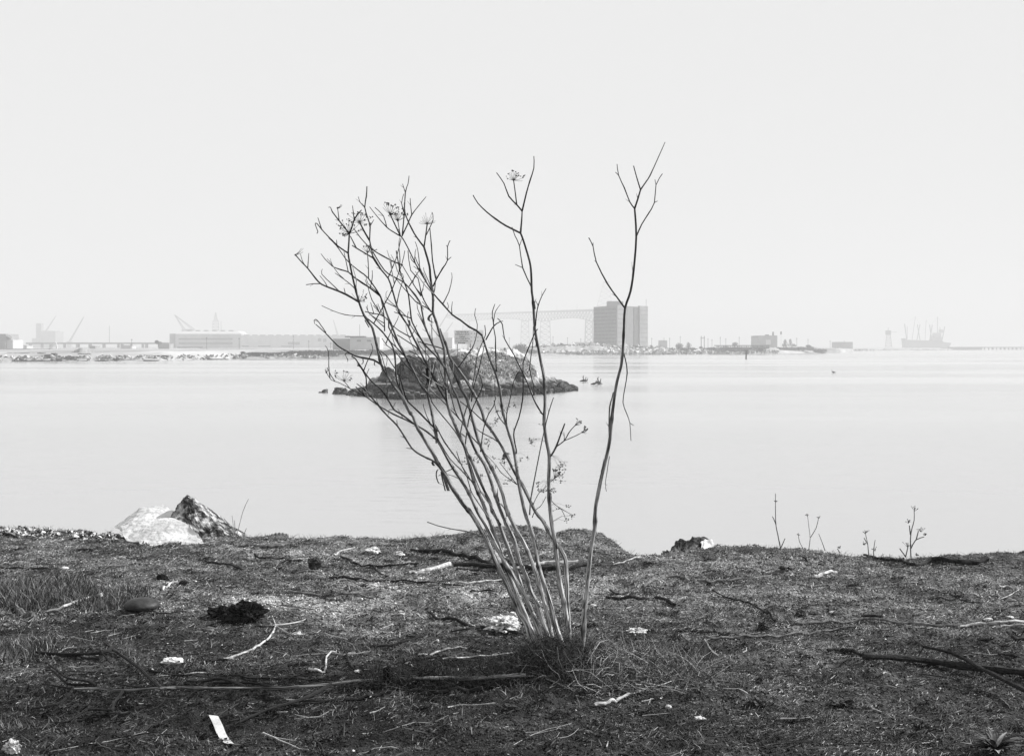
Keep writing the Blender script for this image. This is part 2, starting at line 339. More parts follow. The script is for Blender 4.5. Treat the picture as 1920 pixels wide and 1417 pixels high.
# ------------------------------------------------------------------ fennel: wiry base foliage
def threads(n, cx, cy, rx, ry, hmax, lmin, lmax, tone, rad=0.0011):
    V = []; Fc = []; T = []
    for q in range(n):
        a = rnd.random() * 6.283; r = math.sqrt(rnd.random())
        x = cx + rx * r * math.cos(a); y = cy + ry * r * math.sin(a); z = float(H(x, y)) + hmax * rnd.random() ** 1.3 * (1 - r * r * 0.9)
        d = Vector((rnd.gauss(0, 1), rnd.gauss(0, 1), rnd.gauss(0.1, 0.6))).normalized(); L = rnd.uniform(lmin, lmax); p = Vector((x, y, z))
        side = d.cross(Vector((rnd.gauss(0, 1), rnd.gauss(0, 1), 1))).normalized() * rad * rnd.uniform(.6, 1.8); b = len(V); tt = tone[0] + (tone[1] - tone[0]) * rnd.random() ** 3
        for s_ in range(4):
            V += [tuple(p - side * (1 - s_ * .22)), tuple(p + side * (1 - s_ * .22))]; T += [tt, tt]
            p = p + d * (L / 3); d = (d + Vector((rnd.gauss(0, .35), rnd.gauss(0, .35), rnd.gauss(-.08, .3)))).normalized()
            p.z = max(p.z, float(0.0) - 0.02)
        for s_ in range(3): Fc.append((b + 2 * s_, b + 2 * s_ + 1, b + 2 * s_ + 3, b + 2 * s_ + 2))
    return np.array(V), np.array(Fc), np.array(T)

# thin crooked dark twigs half buried everywhere
rt_ = random.Random(77); mb = MB()
for _ in range(900):
    y0 = 4.5 + 5.2 * rt_.random() ** .8; x0 = (rt_.random() * 2 - 1) * (0.43 * y0 + .2)
    if y0 > np.interp(x0, _ex, _ey) - .25: continue
    a = rt_.gauss(0, .45) + (3.14 if rt_.random() < .5 else 0); L_ = rt_.uniform(.05, .42) * rt_.random() ** .5; p = []; x, y = x0, y0
    r_ = rt_.uniform(.0012, .004); up = rt_.uniform(-.002, .010)
    for q in range(6):
        p.append(Vector((x, y, float(H(x, y)) + up + r_ * .7))); a += rt_.gauss(0, .28); x += math.cos(a) * L_ / 5; y += math.sin(a) * L_ / 5
    tn_ = rt_.choice([.012, .02, .03, .05, .4])
    mb.tube(p, [r_ * (1 - .12 * q) for q in range(6)], 4, tn_)
    if L_ > .2:
        j = rt_.randint(1, 4); b = a + rt_.choice([-.8, .8]); q0 = p[j]; e = q0 + Vector((math.cos(b), math.sin(b), 0)) * L_ * .35; e.z = float(H(e.x, e.y)) + .006; mb.tube([q0, e], [r_ * .7, r_ * .3], 4, tn_)
tag(mb.build('twigs', M_litter), 'thin crooked dark twigs half buried all over the bank', 'twigs', kind='stuff')
# ------------------------------------------------------------------ the fennel bush
STEMS = '''
S1|15|3.2|-.12|1014,1246 1003,1215 994,1193 986,1168 973,1150 963,1124 950,1094 933,1059 915,1018 899,988 883,962 870,947 859,931 847,913 839,896 829,880 822,870 813,852 802,834 792,817 782,801 775,781 767,771 755,746 746,733 738,723 729,708 715,684 708,655 699,617 692,606 682,590 673,566 667,543 661,519 656,494 653,475 654,458 655,438
S2|13|3.5|.08|1024,1240 1020,1215 1014,1187 1008,1171 996,1145 982,1115 968,1090 950,1059 938,1039 924,1011 910,983 896,960 883,931 873,913 864,899 850,878 839,859 828,838 820,824 818,812 814,798 810,774 805,753 801,738 788,720 777,699 764,675 754,654 747,643 736,615 726,590 719,570 713,555
S3|13|4.2|.2|1018,1225 1000,1190 986,1156 975,1129 963,1099 954,1074 941,1043 933,1018 922,986 913,963 905,941 897,924 890,906 884,885 879,866 873,842 867,828 860,813 852,794 844,774 838,753 836,725 834,690 833,656 825,628 817,600 812,587 812,565 811,548 807,520 805,498 795,463
S4|11|6|-.05|1020,1225 1015,1200 1003,1165 993,1136 980,1108 975,1090 964,1059 954,1030 942,999 933,974 923,958 919,942 909,920 899,899 893,885 887,870 879,852
S5|13|2.4|-.2|1040,1235 1035,1210 1024,1182 1019,1168 1009,1136 996,1110 986,1080 975,1055 965,1016 956,995 942,965 931,936 925,917 917,892 908,870 895,850 887,834 879,814 872,795 865,770 856,741 850,730 839,700 833,688 824,671 811,645 797,611 791,582 786,564 760,532 742,521 721,507 699,472
S6|12|6|.3|1040,1230 1036,1200 1030,1165 1023,1138 1017,1115 1007,1080 993,1043 982,1018 968,993 951,957 942,924 932,899 922,877 910,855 895,819 884,777 875,747 865,730 857,709 847,689 844,681
S7|14|3.6|-.06|1066,1262 1062,1240 1053,1203 1045,1182 1038,1156 1030,1126 1021,1097 1012,1069 1007,1048 1002,1017 993,985 984,960 973,908 971,896 968,872 964,847 958,823 950,799 944,776 940,752 937,729 930,702 927,694 918,673 909,645 904,629
S8|14|3.8|.1|1072,1235 1070,1210 1064,1172 1061,1150 1055,1119 1049,1087 1044,1041 1039,1006 1034,978 1031,946 1029,904 1030,856 1025,828 1020,790 1022,760 1021,725 1019,701 1015,683 1009,650 1003,617 1001,588 999,560 997,545 996,514 993,490 981,450 976,437
S9|12|5|.22|1070,1225 1068,1200 1065,1149 1064,1122 1062,1080 1060,1048 1049,1027 1038,1012 1031,1000 1018,976 1005,960 984,918 976,902 966,886 950,854 939,833 922,807 909,790 904,772 894,748 885,732 876,716 868,705 858,691 844,671 837,648 830,632 824,616
S10|14|4|-.1|1087,1250 1089,1235 1092,1207 1095,1168 1097,1133 1099,1118 1104,1066 1108,1030 1115,990 1117,951 1124,912 1130,885 1139,848 1144,819 1147,785 1150,760 1153,738 1157,715 1165,684 1168,656 1170,614 1172,578 1182,547 1188,508 1193,444 1190,391
'''
BR = '''
S1|3.5|1.6|653,475 637,464 630,458 623,451 615,443 603,430 594,419 591,421 596,434 594,438
S1|2.6|1.5|603,430 596,408
S1|2|1.2|632,460 631,450
S1|3.4|1.2|655,438 636,414 623,397 620,389 616,389
S1|2.4|1.5|636,414 633,390
S1|4|1.8|655,438 660,426 665,410 675,397 678,394
S1|2.5|1.5|664,410 661,386
S1|4.6|2.2|673,566 671,565 649,552 625,542 603,533 591,521 577,503 567,493 554,478
S1|2.4|1.4|577,503 579,475
S1|2.2|1.5|602,532 588,532 574,534
S1|1.8|1.2|648,552 645,540
S1|2|1|683,593 667,592 647,590 625,583 603,573
S1|4.6|2|715,684 701,675 682,671 665,667 648,657 633,648 611,625 592,608
S1|2.2|1.2|611,623 597,603 592,599 589,601 590,607
S1|1.6|1|662,664 650,662 647,664 651,672 652,678
S1|4.8|2.6|758,757 755,739 749,725 744,713 742,693 740,663 733,643 723,630 717,622 700,606 683,593
S1|2.6|1.5|742,693 732,678 725,667 713,658
S1|1.4|1|724,667 726,675 723,689
S1|4.6|2.8|826,878 814,865 802,859 788,852 773,841 760,821 745,798 730,783 715,767 707,757 690,736 687,719 686,706 676,688 670,685
S1|2.4|1.8|690,736 680,727 670,720
S1|2|1|686,706 689,698 692,691
S1|1.8|1|773,841 762,840
S1|1.8|1.3|745,798 744,787
S1|4|2.4|782,799 763,784 749,774 739,768 728,750 715,730 701,719 691,708 679,691 666,672 660,669 661,666
S1|2|1.2|739,768 730,768 728,777
S2|4|2.2|820,824 816,822 799,808 782,798 761,787 739,777 721,767 708,759 687,744 667,725
S2|2.4|1|686,743 665,733 656,728 635,717 621,712 612,698
S2|2|1.3|656,728 645,714
S2|4.2|2.2|822,808 809,797 787,774 768,756 763,749 756,730 751,711 746,699
S2|1.8|1|746,699 749,687 755,684 757,690 754,694
S2|4|2|713,555 694,540 680,531 663,519 653,510 640,506 626,501 620,496
S2|2.2|1.5|653,510 645,472
S2|3.2|1.6|713,554 691,522 676,510 661,498 647,484 632,462 616,446
S2|2.4|1.6|691,522 691,505 690,488 689,473
S2|2.2|1.4|694,540 696,532 698,520 698,507
S2|2.6|1.6|801,738 805,725 811,706 817,678
S2|3.4|2.4|863,868 850,851 833,828 820,803 812,790
S3|4.6|2.6|838,753 825,732 816,713 802,687 791,665 784,650 776,635 765,611 753,593 745,576 740,559 735,542 728,522 714,505 700,484 697,468 693,450 694,426 690,410 684,389 687,368 688,350
S3|2.2|1.2|684,389 675,379 672,369
S3|2.2|1.4|694,424 701,412
S3|4|3|693,451 684,436 674,416
S3|3.4|2|700,484 688,477 668,465 660,460
S3|3|2|668,465 657,443
S3|3.2|1.6|755,497 737,490 718,480 698,468 684,455 673,442 663,428
S3|4|2.2|795,463 782,446 772,429 760,402 758,380
S3|3.4|2.6|795,463 798,443 801,420
S3|3.4|2|817,522 811,489 809,461 806,428
S3|3|1.6|812,552 815,543 817,522
S3|3.4|1.6|812,537 819,522 830,503 839,488 839,463 844,451
S3|2|1.2|839,488 846,482
S3|1.8|1.2|839,463 837,460
S3|2.2|1.4|798,443 812,413 810,398
S3|4|2.6|834,690 818,668 800,650 789,635 776,610 771,597 766,553 756,525 750,508 743,470
S3|2.6|1.4|771,597 753,590 739,585
S3|3|1.8|809,585 800,572 790,551 784,522 770,507 765,470
S3|3|1.8|812,587 800,577 779,565 742,522
S3|3|1.6|789,555 779,539 754,497
S3|2.6|1.8|767,537 786,507
S3|2.8|1.8|834,656 822,651 800,645 783,640
S3|3|2|833,732 822,719 810,699 796,682 782,665 767,658
S5|2.6|1.6|701,606 722,568 735,543 753,497 759,470
S5|2.6|1.8|728,520 743,484 752,447
S5|3|1.8|760,669 743,651 729,638
S5|2.6|1.6|743,576 722,566
S5|3|1.8|770,632 748,620 736,610
S5|3|1.8|784,656 776,648 745,628
S5|3.2|2|759,666 741,635 729,614 728,600 713,590 701,588 684,584
S5|1.8|1.2|701,588 695,567
S5|2|1.2|728,600 711,585 700,573
S5|1.8|1.2|711,585 706,571
S5|2.8|1.8|721,621 720,591 714,559
S5|3.2|2|860,784 853,770 846,742 839,718
S5|2.6|1.6|800,684 798,660 797,648
S7|4.6|2.2|904,629 892,619 880,613 863,600 848,590 830,570 814,552 800,530 787,508 779,494 765,465 755,447 751,443
S7|3.4|2.4|751,443 740,420 731,401
S7|3|1.4|751,443 736,434 725,426 708,407 693,388
S7|2.4|1.4|725,426 719,405 703,389
S7|2.6|1.6|751,443 749,433 746,414
S7|3.4|1.6|755,440 765,419 772,403 785,386 799,369
S7|2.2|1.4|772,403 770,385 769,372
S7|3|1.6|754,443 758,400 760,361 765,345 767,330
S7|2|1.2|760,361 757,352 755,345
S7|2.4|1.4|758,400 753,381 757,364
S7|3|1.6|911,637 918,624 926,611 936,604 943,602
S7|2.4|1.4|926,611 924,598 923,585 928,570
S7|2.2|1.2|925,608 927,592 930,582 938,571
S7|3|2|931,696 930,680 929,650 929,633 925,612
S7|2|1.2|929,750 928,730 928,712
S7|2.6|1.6|901,847 905,813 909,795 916,776 925,762 928,750
S7|3.2|2|968,850 968,843 964,823 964,807 973,783 980,748 981,715 981,680 990,655 1001,628 1008,617
S7|2.2|1.4|950,799 950,776 954,758 959,736 963,715 973,696
S7|3.4|1.6|993,965 995,938 998,920 1008,868 1017,823 1029,772 1038,745
S7|2.2|1.2|969,908 950,894 939,885 930,872 919,860 909,850
S7|2.4|1.4|969,908 955,890 938,868
S6|3|1.8|862,815 864,808 870,780 877,757 886,722 892,687 895,666 903,645 910,628 909,610
S6|1.8|1.2|895,666 892,663
S6|3|1.8|872,836 876,805 881,778 894,748 905,723 898,701
S6|2.8|1.8|884,753 888,725 898,692 908,648
S9|2.6|1.2|858,691 872,671 885,653 892,635 895,609 890,591 892,578
S8|4.2|1.8|976,437 948,423 930,411 912,397 896,381 887,366
S8|4.4|2.4|976,437 978,415 979,396
S8|3.6|1.8|979,396 987,362 994,338 1001,315 1001,293
S8|3.6|1.8|979,396 969,384 954,368 945,344 931,324
S8|2.8|2|969,384 966,360 963,338
S8|2.8|1.6|997,545 995,535 980,502 974,461 966,443 960,426
S8|1.6|1|974,461 980,445
S8|1.8|1|980,502 966,496
S8|2.8|1.4|1004,611 1006,590 1009,573 1016,555 1024,541
S8|1.6|1|1009,573 1005,565
S8|3.4|1.8|1020,777 1016,775 1008,762 1001,749 991,723 981,701 962,662 946,635 942,608 933,597
S8|2.8|1.6|1001,741 1001,723 993,691 999,645 1000,612
S8|2|1.4|1019,740 1010,731 1001,723
S8|1.8|1|993,691 988,700
S8|4.4|3|1030,856 1034,853 1043,837 1051,815 1059,794
S8|2.6|1.4|1043,837 1058,826 1066,812 1073,803 1080,796
S8|2|1.2|1058,826 1070,821 1083,815 1092,810
S8|1.8|1.2|1058,826 1058,817 1057,810
S9|2.4|1.2|1000,945 1004,936 1012,922 1022,914 1030,906 1040,896
S9|2.2|1.2|1028,930 1040,945 1052,953 1064,960 1073,965
S9|1.8|1.2|1052,953 1058,965 1061,975
S9|2|1|1012,922 1020,921 1030,920
S9|2|1|998,970 1003,957 1012,950 1018,942 1024,930
S10|4.2|3|1190,391 1196,373 1201,356
S10|3.4|1.6|1201,356 1212,340 1219,329 1234,296 1247,267
S10|2.8|1.8|1201,356 1193,330 1188,311
S10|3|1.6|1190,391 1181,379 1171,353 1160,329 1157,308
S10|1.6|1|1160,329 1154,323
S10|3|1.6|1193,444 1203,421 1215,402 1227,380 1230,347 1242,326
S10|1.6|1|1227,380 1233,377
S10|1.4|1|1230,347 1228,337
S10|3.8|1.8|1172,578 1156,556 1139,532 1118,491 1112,462 1104,446
S10|1.8|1|1112,462 1112,455
S10|2.6|1.4|1168,658 1173,675 1176,699 1172,726 1168,754 1175,775 1181,793 1183,826
S10|1.4|.8|1181,793 1188,797
S10|3.2|2.4|1143,825 1142,800 1143,764 1147,748 1150,735
S10|1.8|1.2|1143,855 1141,865 1138,886 1135,906 1137,921
S10|3.4|3|1094,1148 1093,1120 1095,1106
S2|3.4|2|903,1006 885,998 865,994 846,991 820,985 801,978
S6|3|1.8|901,836 882,816 867,792 847,770 828,750 807,730 798,722 790,706
S9|2.6|1.6|909,792 896,780 882,767 861,751 848,738 839,730 828,724
S3|2.8|1.8|867,833 853,808 830,780 812,757 804,740 795,728
S4|2.8|1.8|891,904 881,899 863,879 843,859 822,824 812,806
S4|2.8|1.8|917,972 908,959 894,938 883,920 876,895 864,869 856,846
S5|2.6|1.6|932,975 925,955 901,921 884,876 876,858
S2|2.6|1.5|776,699 757,680 742,660 726,648 716,634
S1|2.4|1.3|729,708 722,690 716,668 706,650
S1|2.2|1.2|667,543 656,532 640,520 628,512
S3|2.6|1.4|802,687 785,676 768,668 748,664
S5|2.4|1.3|811,645 800,622 792,604 783,588
S7|2.4|1.3|950,799 938,785 930,768 926,750
S9|2.6|1.4|939,833 925,822 905,812 890,800 880,782
S2|2.4|1.4|850,878 836,884 822,892
S4|2.6|1.6|887,870 878,850 872,838 866,826
S6|2.4|1.4|951,957 938,944 928,930 920,915
S5|2.4|1.4|947,985 944,975 950,970
S3|3|2|898,926 886,905 874,886 863,868
S2|2.2|1.4|864,899 852,893 840,889
'''
UMB = '''
S1|655,438|250,215|17|26|1
S3|674,416|285,240|14|22|1
S7|731,401|300,180|12|20|.7
S7|746,414|270,150|12|22|.8
S3|801,420|270,200|12|20|0
S8|963,338|280,190|13|18|.5
S2|689,473|285,170|9|15|.6
S1|673,565|300,170|9|22|.4
S2|645,714|285,200|9|20|.8
S2|612,698|265,120|5|8|.4
S1|554,478|330,50|4|18|0
S1|633,390|350,40|4|12|0
S9|1040,896|295,90|9|16|1
S8|1080,796|330,110|6|12|.9
S8|1092,810|350,90|6|10|.8
'''
SEEDS = '925,795 930,788 937,785 948,764 966,758 934,770 915,765 995,824 1000,826 995,832 914,830 916,836 912,824 940,861 945,865 968,872 925,860 930,875 988,858 975,862 1016,797 888,860 895,855 874,870 905,892 902,896 948,905 953,900 1050,880 1055,875 1048,890 1060,880 1038,900 1052,902 1040,920 1018,920 1012,918 1030,922 1010,905 1008,910 1045,955 1065,950 1074,966 1062,977 1071,966 1052,866 1058,868 1046,872 1033,917 1026,915 922,806 918,800 1054,893 944,868 957,876 898,862 869,866'
def parse(s): return [tuple(float(c) for c in p.split(',')) for p in s.split()]
base = G(1050, 1250)
bush = empty('fennel_bush', (base.x, base.y, base.z), 'tall leafless dried fennel bush with many leaning stalks standing alone on the bank', 'bush')
def local(V): return V - bush.location
PX = {}   # stem -> list of (px,py,Y)
STEM_OBJ = {}; rb = random.Random(21)
for ln in STEMS.strip().split('\n'):
    nm, w0, w1, dY, pts = ln.split('|'); w0 = float(w0); w1 = float(w1); dY = float(dY); q = parse(pts)
    g0 = G(*q[0]); Yb = min(max(g0.y, 5.92), 6.1); ph = rb.uniform(0, 6.28); L = [0]
    for a, b in zip(q, q[1:]): L.append(L[-1] + math.hypot(b[0] - a[0], b[1] - a[1]))
    tot = L[-1]; ys_ = [Yb + dY * (l / 1000) * 1.4 + 0.03 * math.sin(ph + l / 130.0) for l in L]
    PX[nm] = [(a[0], a[1], y) for a, y in zip(q, ys_)]
    c = smooth_line([P(a[0], a[1], y) for a, y in zip(q, ys_)], 3); n = len(c)
    rad = []; tone = []
    for i_, p in enumerate(c):
        s_ = i_ / (n - 1); w = (w0 * .82 + (w1 - w0 * .82) * s_ ** 0.75) * .92
        isn = (i_ + int(ph * 3)) % 17 == 0
        rad.append(w * (1.28 if isn else 1.0) * 0.5 * p.y / F)
        hgt = (p.z) / 2.4
        tone.append(max(0.06, 0.66 - 0.8 * max(hgt - 0.08, 0)) * (0.35 if isn else 1))
    c[0] = c[0] - Vector((0, 0, 0.08))
    mb = MB(); mb.tube([local(p) for p in c], rad, 10, tone, wob=0.05)
    # dry sheaths peeling at a few nodes
    for i_ in range(6, n - 6, 7):
        if rb.random() < 0.6:
            p = c[i_]; d = (c[i_ + 2] - p).normalized(); sdv = Vector((rb.uniform(-1, 1), rb.uniform(-1, 1), 0)).normalized(); r_ = rad[i_]
            a = p + sdv * r_ * 0.9; b_ = a + d * rb.uniform(.02, .05) + sdv * rb.uniform(.004, .014)
            mb.tube([local(a - d * 0.03), local(a), local(b_)], [r_ * .5, r_ * .45, 0.0006], 5, 0.35)
    STEM_OBJ[nm] = mb.build('stem', M_stem, bush, smooth=True)
    STEM_OBJ[nm]['_px'] = nm
ALL = dict((k_, list(v)) for k_, v in PX.items())
BRP = []
for ln in BR.strip().split('\n'):
    nm, w0, w1, pts = ln.split('|'); w0 = float(w0); w1 = float(w1); q = parse(pts)
    best = None
    for cand in ALL[nm]:
        d = math.hypot(cand[0] - q[0][0], cand[1] - q[0][1])
        if best is None or d < best[0]: best = (d, cand[2])
    L = [0]
    for a, b in zip(q, q[1:]): L.append(L[-1] + math.hypot(b[0] - a[0], b[1] - a[1]))
    slope = rb.uniform(-1, 1) * 0.8 / 400
    ys_ = [best[1] + slope * l for l in L]
    # densify so children find their depth
    for (a, b, ya, yb) in zip(q, q[1:], ys_, ys_[1:]):
        for t_ in (0, .25, .5, .75, 1): ALL[nm].append((a[0] + (b[0] - a[0]) * t_, a[1] + (b[1] - a[1]) * t_, ya + (yb - ya) * t_))
    c = smooth_line([P(a[0], a[1], y) for a, y in zip(q, ys_)], 2); n = len(c)
    rad = [max(1.2, .9 * (w0 + (w1 - w0) * (i_ / (n - 1)))) * 0.5 * (1.18 if i_ % 6 == 4 else 1) * c[i_].y / F for i_ in range(n)]
    tone = [max(0.045, 0.42 - 0.42 * max(p.z - 0.3, 0)) for p in c]
    mb = MB(); mb.tube([p - bush.location for p in c], rad, 6, tone, wob=0.12)
    # tiny broken spurs
    for i_ in range(2, n - 1, 4):
        if rb.random() < 0.35:
            d = (c[i_ + 1] - c[i_]).normalized(); sdv = d.cross(Vector((rb.uniform(-1, 1), 1, rb.uniform(-1, 1)))).normalized()
            mb.tube([local(c[i_]), local(c[i_] + (d * .9 + sdv * .6) * rb.uniform(.012, .03))], [rad[i_] * .7, 0.0006], 4, tone[i_])
    mb.build('branch', M_twig, STEM_OBJ[nm], smooth=True)
# short bare side twigs in the dense left fan
TW = []
for nm in ('S1', 'S2', 'S3', 'S5', 'S6', 'S7', 'S9'):
    pool = [c for c in ALL[nm] if 490 < c[1] < 830 and c[0] < 850]
    for _ in range(13):
        c = rb.choice(pool); L_ = rb.uniform(10, 55); a = math.radians(rb.choice([rb.uniform(100, 150), rb.uniform(60, 95), rb.uniform(110, 140)])); kx = math.cos(a) * L_; ky = -math.sin(a) * L_
        q = [(c[0], c[1]), (c[0] + kx * .5 + rb.uniform(-2, 2), c[1] + ky * .45), (c[0] + kx + rb.uniform(-3, 3), c[1] + ky)]
        if L_ > 30: q.append((q[-1][0] + rb.uniform(-8, 4), q[-1][1] - rb.uniform(6, 16)))
        dz = rb.uniform(-.1, .1); pts = [P(x, y, c[2] + dz * i_ / 3) for i_, (x, y) in enumerate(q)]; cc = smooth_line(pts, 2); n = len(cc); w0 = 1.5 + L_ * .018
        mb = MB(); mb.tube([p - bush.location for p in cc], [(w0 + (1.1 - w0) * i_ / (n - 1)) * .5 * cc[i_].y / F for i_ in range(n)], 5, rb.choice([.08, .12, .3])); mb.build('branch', M_twig, STEM_OBJ[nm], smooth=True)
for ln in UMB.strip().split('\n'):
    nm, at, ang, nr, ln_, sf = ln.split('|'); ax, ay = (float(c) for c in at.split(',')); a0, spread = (float(c) for c in ang.split(','))
    best = min(ALL[nm], key=lambda c: math.hypot(c[0] - ax, c[1] - ay)); Y = best[2]; o = P(ax, ay, Y); mb = MB(); s_ = Y / F; tn_ = 0.05
    for k_ in range(int(nr)):
        a = math.radians(a0 + spread * ((k_ + .5) / float(nr) - .5)); el = rb.uniform(-0.9, 0.9)
        d = Vector((math.cos(a) * math.cos(el), math.sin(el), -math.sin(a) * math.cos(el))); L_ = float(ln_) * s_ * rb.uniform(.55, 1.1)
        m1 = o + d * L_ * .55; e = o + d * L_ + Vector((0, 0, 0.006 * (1 if a0 > 180 else 0)))
        mb.tube([local(o), local(m1), local(e)], [0.0014, 0.0010, 0.0008], 4, tn_)
        if rb.random() < float(sf):
            for _ in range(rb.randint(1, 4)):
                e2 = e + Vector((rb.gauss(0, .005), rb.gauss(0, .005), rb.gauss(.004, .005)))
                mb.tube([local(e), local(e2)], [0.0006, 0.0006], 3, tn_); mb.ball(local(e2), rb.uniform(.0022, .0042), 0.06)
    mb.ball(local(o), 0.005, 0.1); mb.build('umbel', M_twig, STEM_OBJ[nm])
# seed heads hanging among the lower stems
mb = MB()
for (ax, ay) in parse(SEEDS):
    nm = min(PX, key=lambda kk: min(math.hypot(c[0] - ax, c[1] - ay) for c in PX[kk]))
    c = min(ALL[nm], key=lambda c: math.hypot(c[0] - ax, c[1] - ay)); Y = c[2] - 0.02; o = P(ax, ay, Y); par = P(c[0], c[1], c[2])
    mid = (o + par) / 2 + Vector((0, 0, .012)); mb.tube([local(par), local(mid), local(o)], [.0009, .0007, .0006], 3, .2)
    for _ in range(5):
        e = o + Vector((rb.gauss(0, .008), rb.gauss(0, .01), rb.gauss(0, .007))); mb.tube([local(o), local(e)], [.0006, .0006], 3, .15); mb.ball(local(e), rb.uniform(.002, .0038), rb.uniform(.06, .2))
mb.build('seed_sprays', M_twig, bush)
# hanging strap-shaped dead leaves
def strap(px, w, par, dY=-0.03, tone=.05, taper=False):
    Y = min(ALL[par], key=lambda c: math.hypot(c[0] - px[0][0], c[1] - px[0][1]))[2]
    c = smooth_line([P(x, y, Y + dY * i_ / 2) for i_, (x, y) in enumerate(px)], 4); vs = []; fs = []
    for i_, p in enumerate(c):
        ww = w * .5 * Y / F * ((1 - .8 * i_ / len(c)) if taper else 1)
        for sx_ in (-1, 1):
            for sy_ in (-1, 1): vs.append(local(p + Vector((sx_ * ww, sy_ * 0.001 + 0.3 * ww * sx_, 0))))
        if i_:
            b = 4 * (i_ - 1); fs += [(b, b + 2, b + 6, b + 4), (b + 1, b + 5, b + 7, b + 3), (b, b + 4, b + 5, b + 1), (b + 2, b + 3, b + 7, b + 6)]
    fs += [(0, 1, 3, 2), (len(vs) - 4, len(vs) - 2, len(vs) - 1, len(vs) - 3)]
    m_ = MB(); m_.add(vs, fs, tone); m_.build('dead_leaf', M_twig, STEM_OBJ[par])
strap([(830, 881), (833, 895), (837, 908), (841, 920)], 5.5, 'S1', -.02)
strap([(827, 884), (829, 896), (832, 908), (835, 920)], 2.4, 'S1', .01, .12)
strap([(826, 879), (820, 881), (818, 890), (820, 900), (823, 906)], 2.4, 'S1', -.02)
strap([(823, 906), (836, 911), (850, 916), (866, 918), (882, 918)], 1.5, 'S1', -.01, .1)
strap([(813, 863), (811, 868), (814, 873)], 4.5, 'S1')
strap([(812, 587), (805, 593), (804, 600), (812, 605)], 4.5, 'S3', -.02)
strap([(766, 600), (768, 607), (766, 612)], 4, 'S3', -.02)
strap([(800, 690), (801, 700), (802, 712), (801, 722)], 5, 'S3', .04, .04)
strap([(793, 688), (788, 697), (790, 705), (797, 706), (800, 700)], 1.8, 'S3', .0, .05)
strap([(860, 810), (868, 815), (874, 820), (883, 822)], 5, 'S3', -.02, .08, True)
strap([(955, 851), (948, 849), (945, 856), (951, 860)], 6, 'S9', -.02, .05)
strap([(1108, 1030), (1103, 1028), (1102, 1033), (1105, 1037)], 1.8, 'S10', -.01)
strap([(684, 600), (688, 607), (692, 614)], 2, 'S1')
strap([(735, 713), (738, 719), (741, 724)], 3.5, 'S1')
strap([(703, 676), (702, 684), (709, 686)], 1.8, 'S1')
strap([(680, 671), (681, 679), (678, 683)], 1.8, 'S1')
# wiry green-brown growth around the foot, plus a dark strip for its cast shadow
v1, f1, t1 = threads(7500, base.x - .02, base.y - .06, .24, .24, .17, .03, .14, (.01, .10), .0010)
v2, f2, t2 = threads(6500, base.x + .30, base.y - .12, .42, .32, .12, .04, .2, (.015, .6), .0010)
v3, f3, t3 = threads(3500, base.x - .2, base.y - .12, .22, .16, .08, .03, .13, (.01, .14), .0010)
v4, f4, t4 = threads(2500, base.x - .62, base.y - .28, .42, .10, .05, .04, .16, (.006, .05), .0014)  # near-black threads along the bush's shadow band, shade put in by colour
v = np.concatenate([v1, v2, v3, v4]); f = np.concatenate([f1, f2 + len(v1), f3 + len(v1) + len(v2), f4 + len(v1) + len(v2) + len(v3)]); t = np.concatenate([t1, t2, t3, t4])
v = v - np.array(bush.location)[None]
fo = soup('basal_foliage_and_shade', v, f, M_litter, t, bush); fo['kind'] = 'stuff'
# ------------------------------------------------------------------ sticks and other finds on the bank
def gline(px, lift):
    n = len(px); ls = lift if hasattr(lift, '__len__') else [lift] * n
    return [G(x, y) + Vector((0, 0, l)) for (x, y), l in zip(px, ls)]
def stick(label, m, w0, w1, main, twigs=(), lift=None, name='stick', cat='stick', tone=1, group=None, ttone=None):
    q = parse(main); Yr = G(*q[0]).y; r0 = w0 * .5 * Yr / F; lf = r0 * 0.8 + .004 if lift is None else lift; w0 *= 1.15; w1 *= 1.15
    P3 = gline(q, lf); c = smooth_line(P3, 4); n = len(c)
    for i_, p in enumerate(c):
        r_ = (w0 + (w1 - w0) * i_ / (n - 1)) * .5 * Yr / F; zz = float(H(p.x, p.y)) + r_ * .8 + .006
        if p.z < zz or lift is None: p.z = zz
    rad = [max(.0012, (w0 + (w1 - w0) * i_ / (n - 1)) * .5 * p.y / F * (0.85 + 0.3 * rnd.random())) for i_, p in enumerate(c)]
    root = empty(name, tuple(c[0]), label, cat, group) if twigs else None
    mb = MB(); mb.tube([p - c[0] for p in c], rad, 8, tone, wob=.25)
    o = mb.build('shaft' if twigs else name, m, root, smooth=False)
    if not twigs: o.location = c[0]; tag(o, label, cat, group); return o
    for tw in twigs:
        a, b, s_ = tw.split('|'); a = float(a); b = float(b); qq = parse(s_); PP = []
        for j_, (x, y) in enumerate(qq):
            p = G(x, y)
            PP.append(p + Vector((0, 0, lf if lift is not None else a * .4 * Yr / F)))
        near = min(c, key=lambda z_: (z_ - PP[0]).length)
        if lift is not None:      # lifted boughs droop to the ground towards their tips
            for j_, p in enumerate(PP): p.z = float(H(p.x, p.y)) + max(.004, lf * (1 - .75 * j_ / max(1, len(PP) - 1)))
        cc = smooth_line([near] + PP[1:] if (near - PP[0]).length < .2 else PP, 3)
        rr = [max(.0011, (a + (b - a) * i_ / (len(cc) - 1)) * .5 * p.y / F) for i_, p in enumerate(cc)]
        mb = MB(); mb.tube([p - c[0] for p in cc], rr, 6, ttone or tone, wob=.2); mb.build('twig', m, root)
    return root
D_, Gw, Pw = M_darkwood, M_greywood, M_palewood
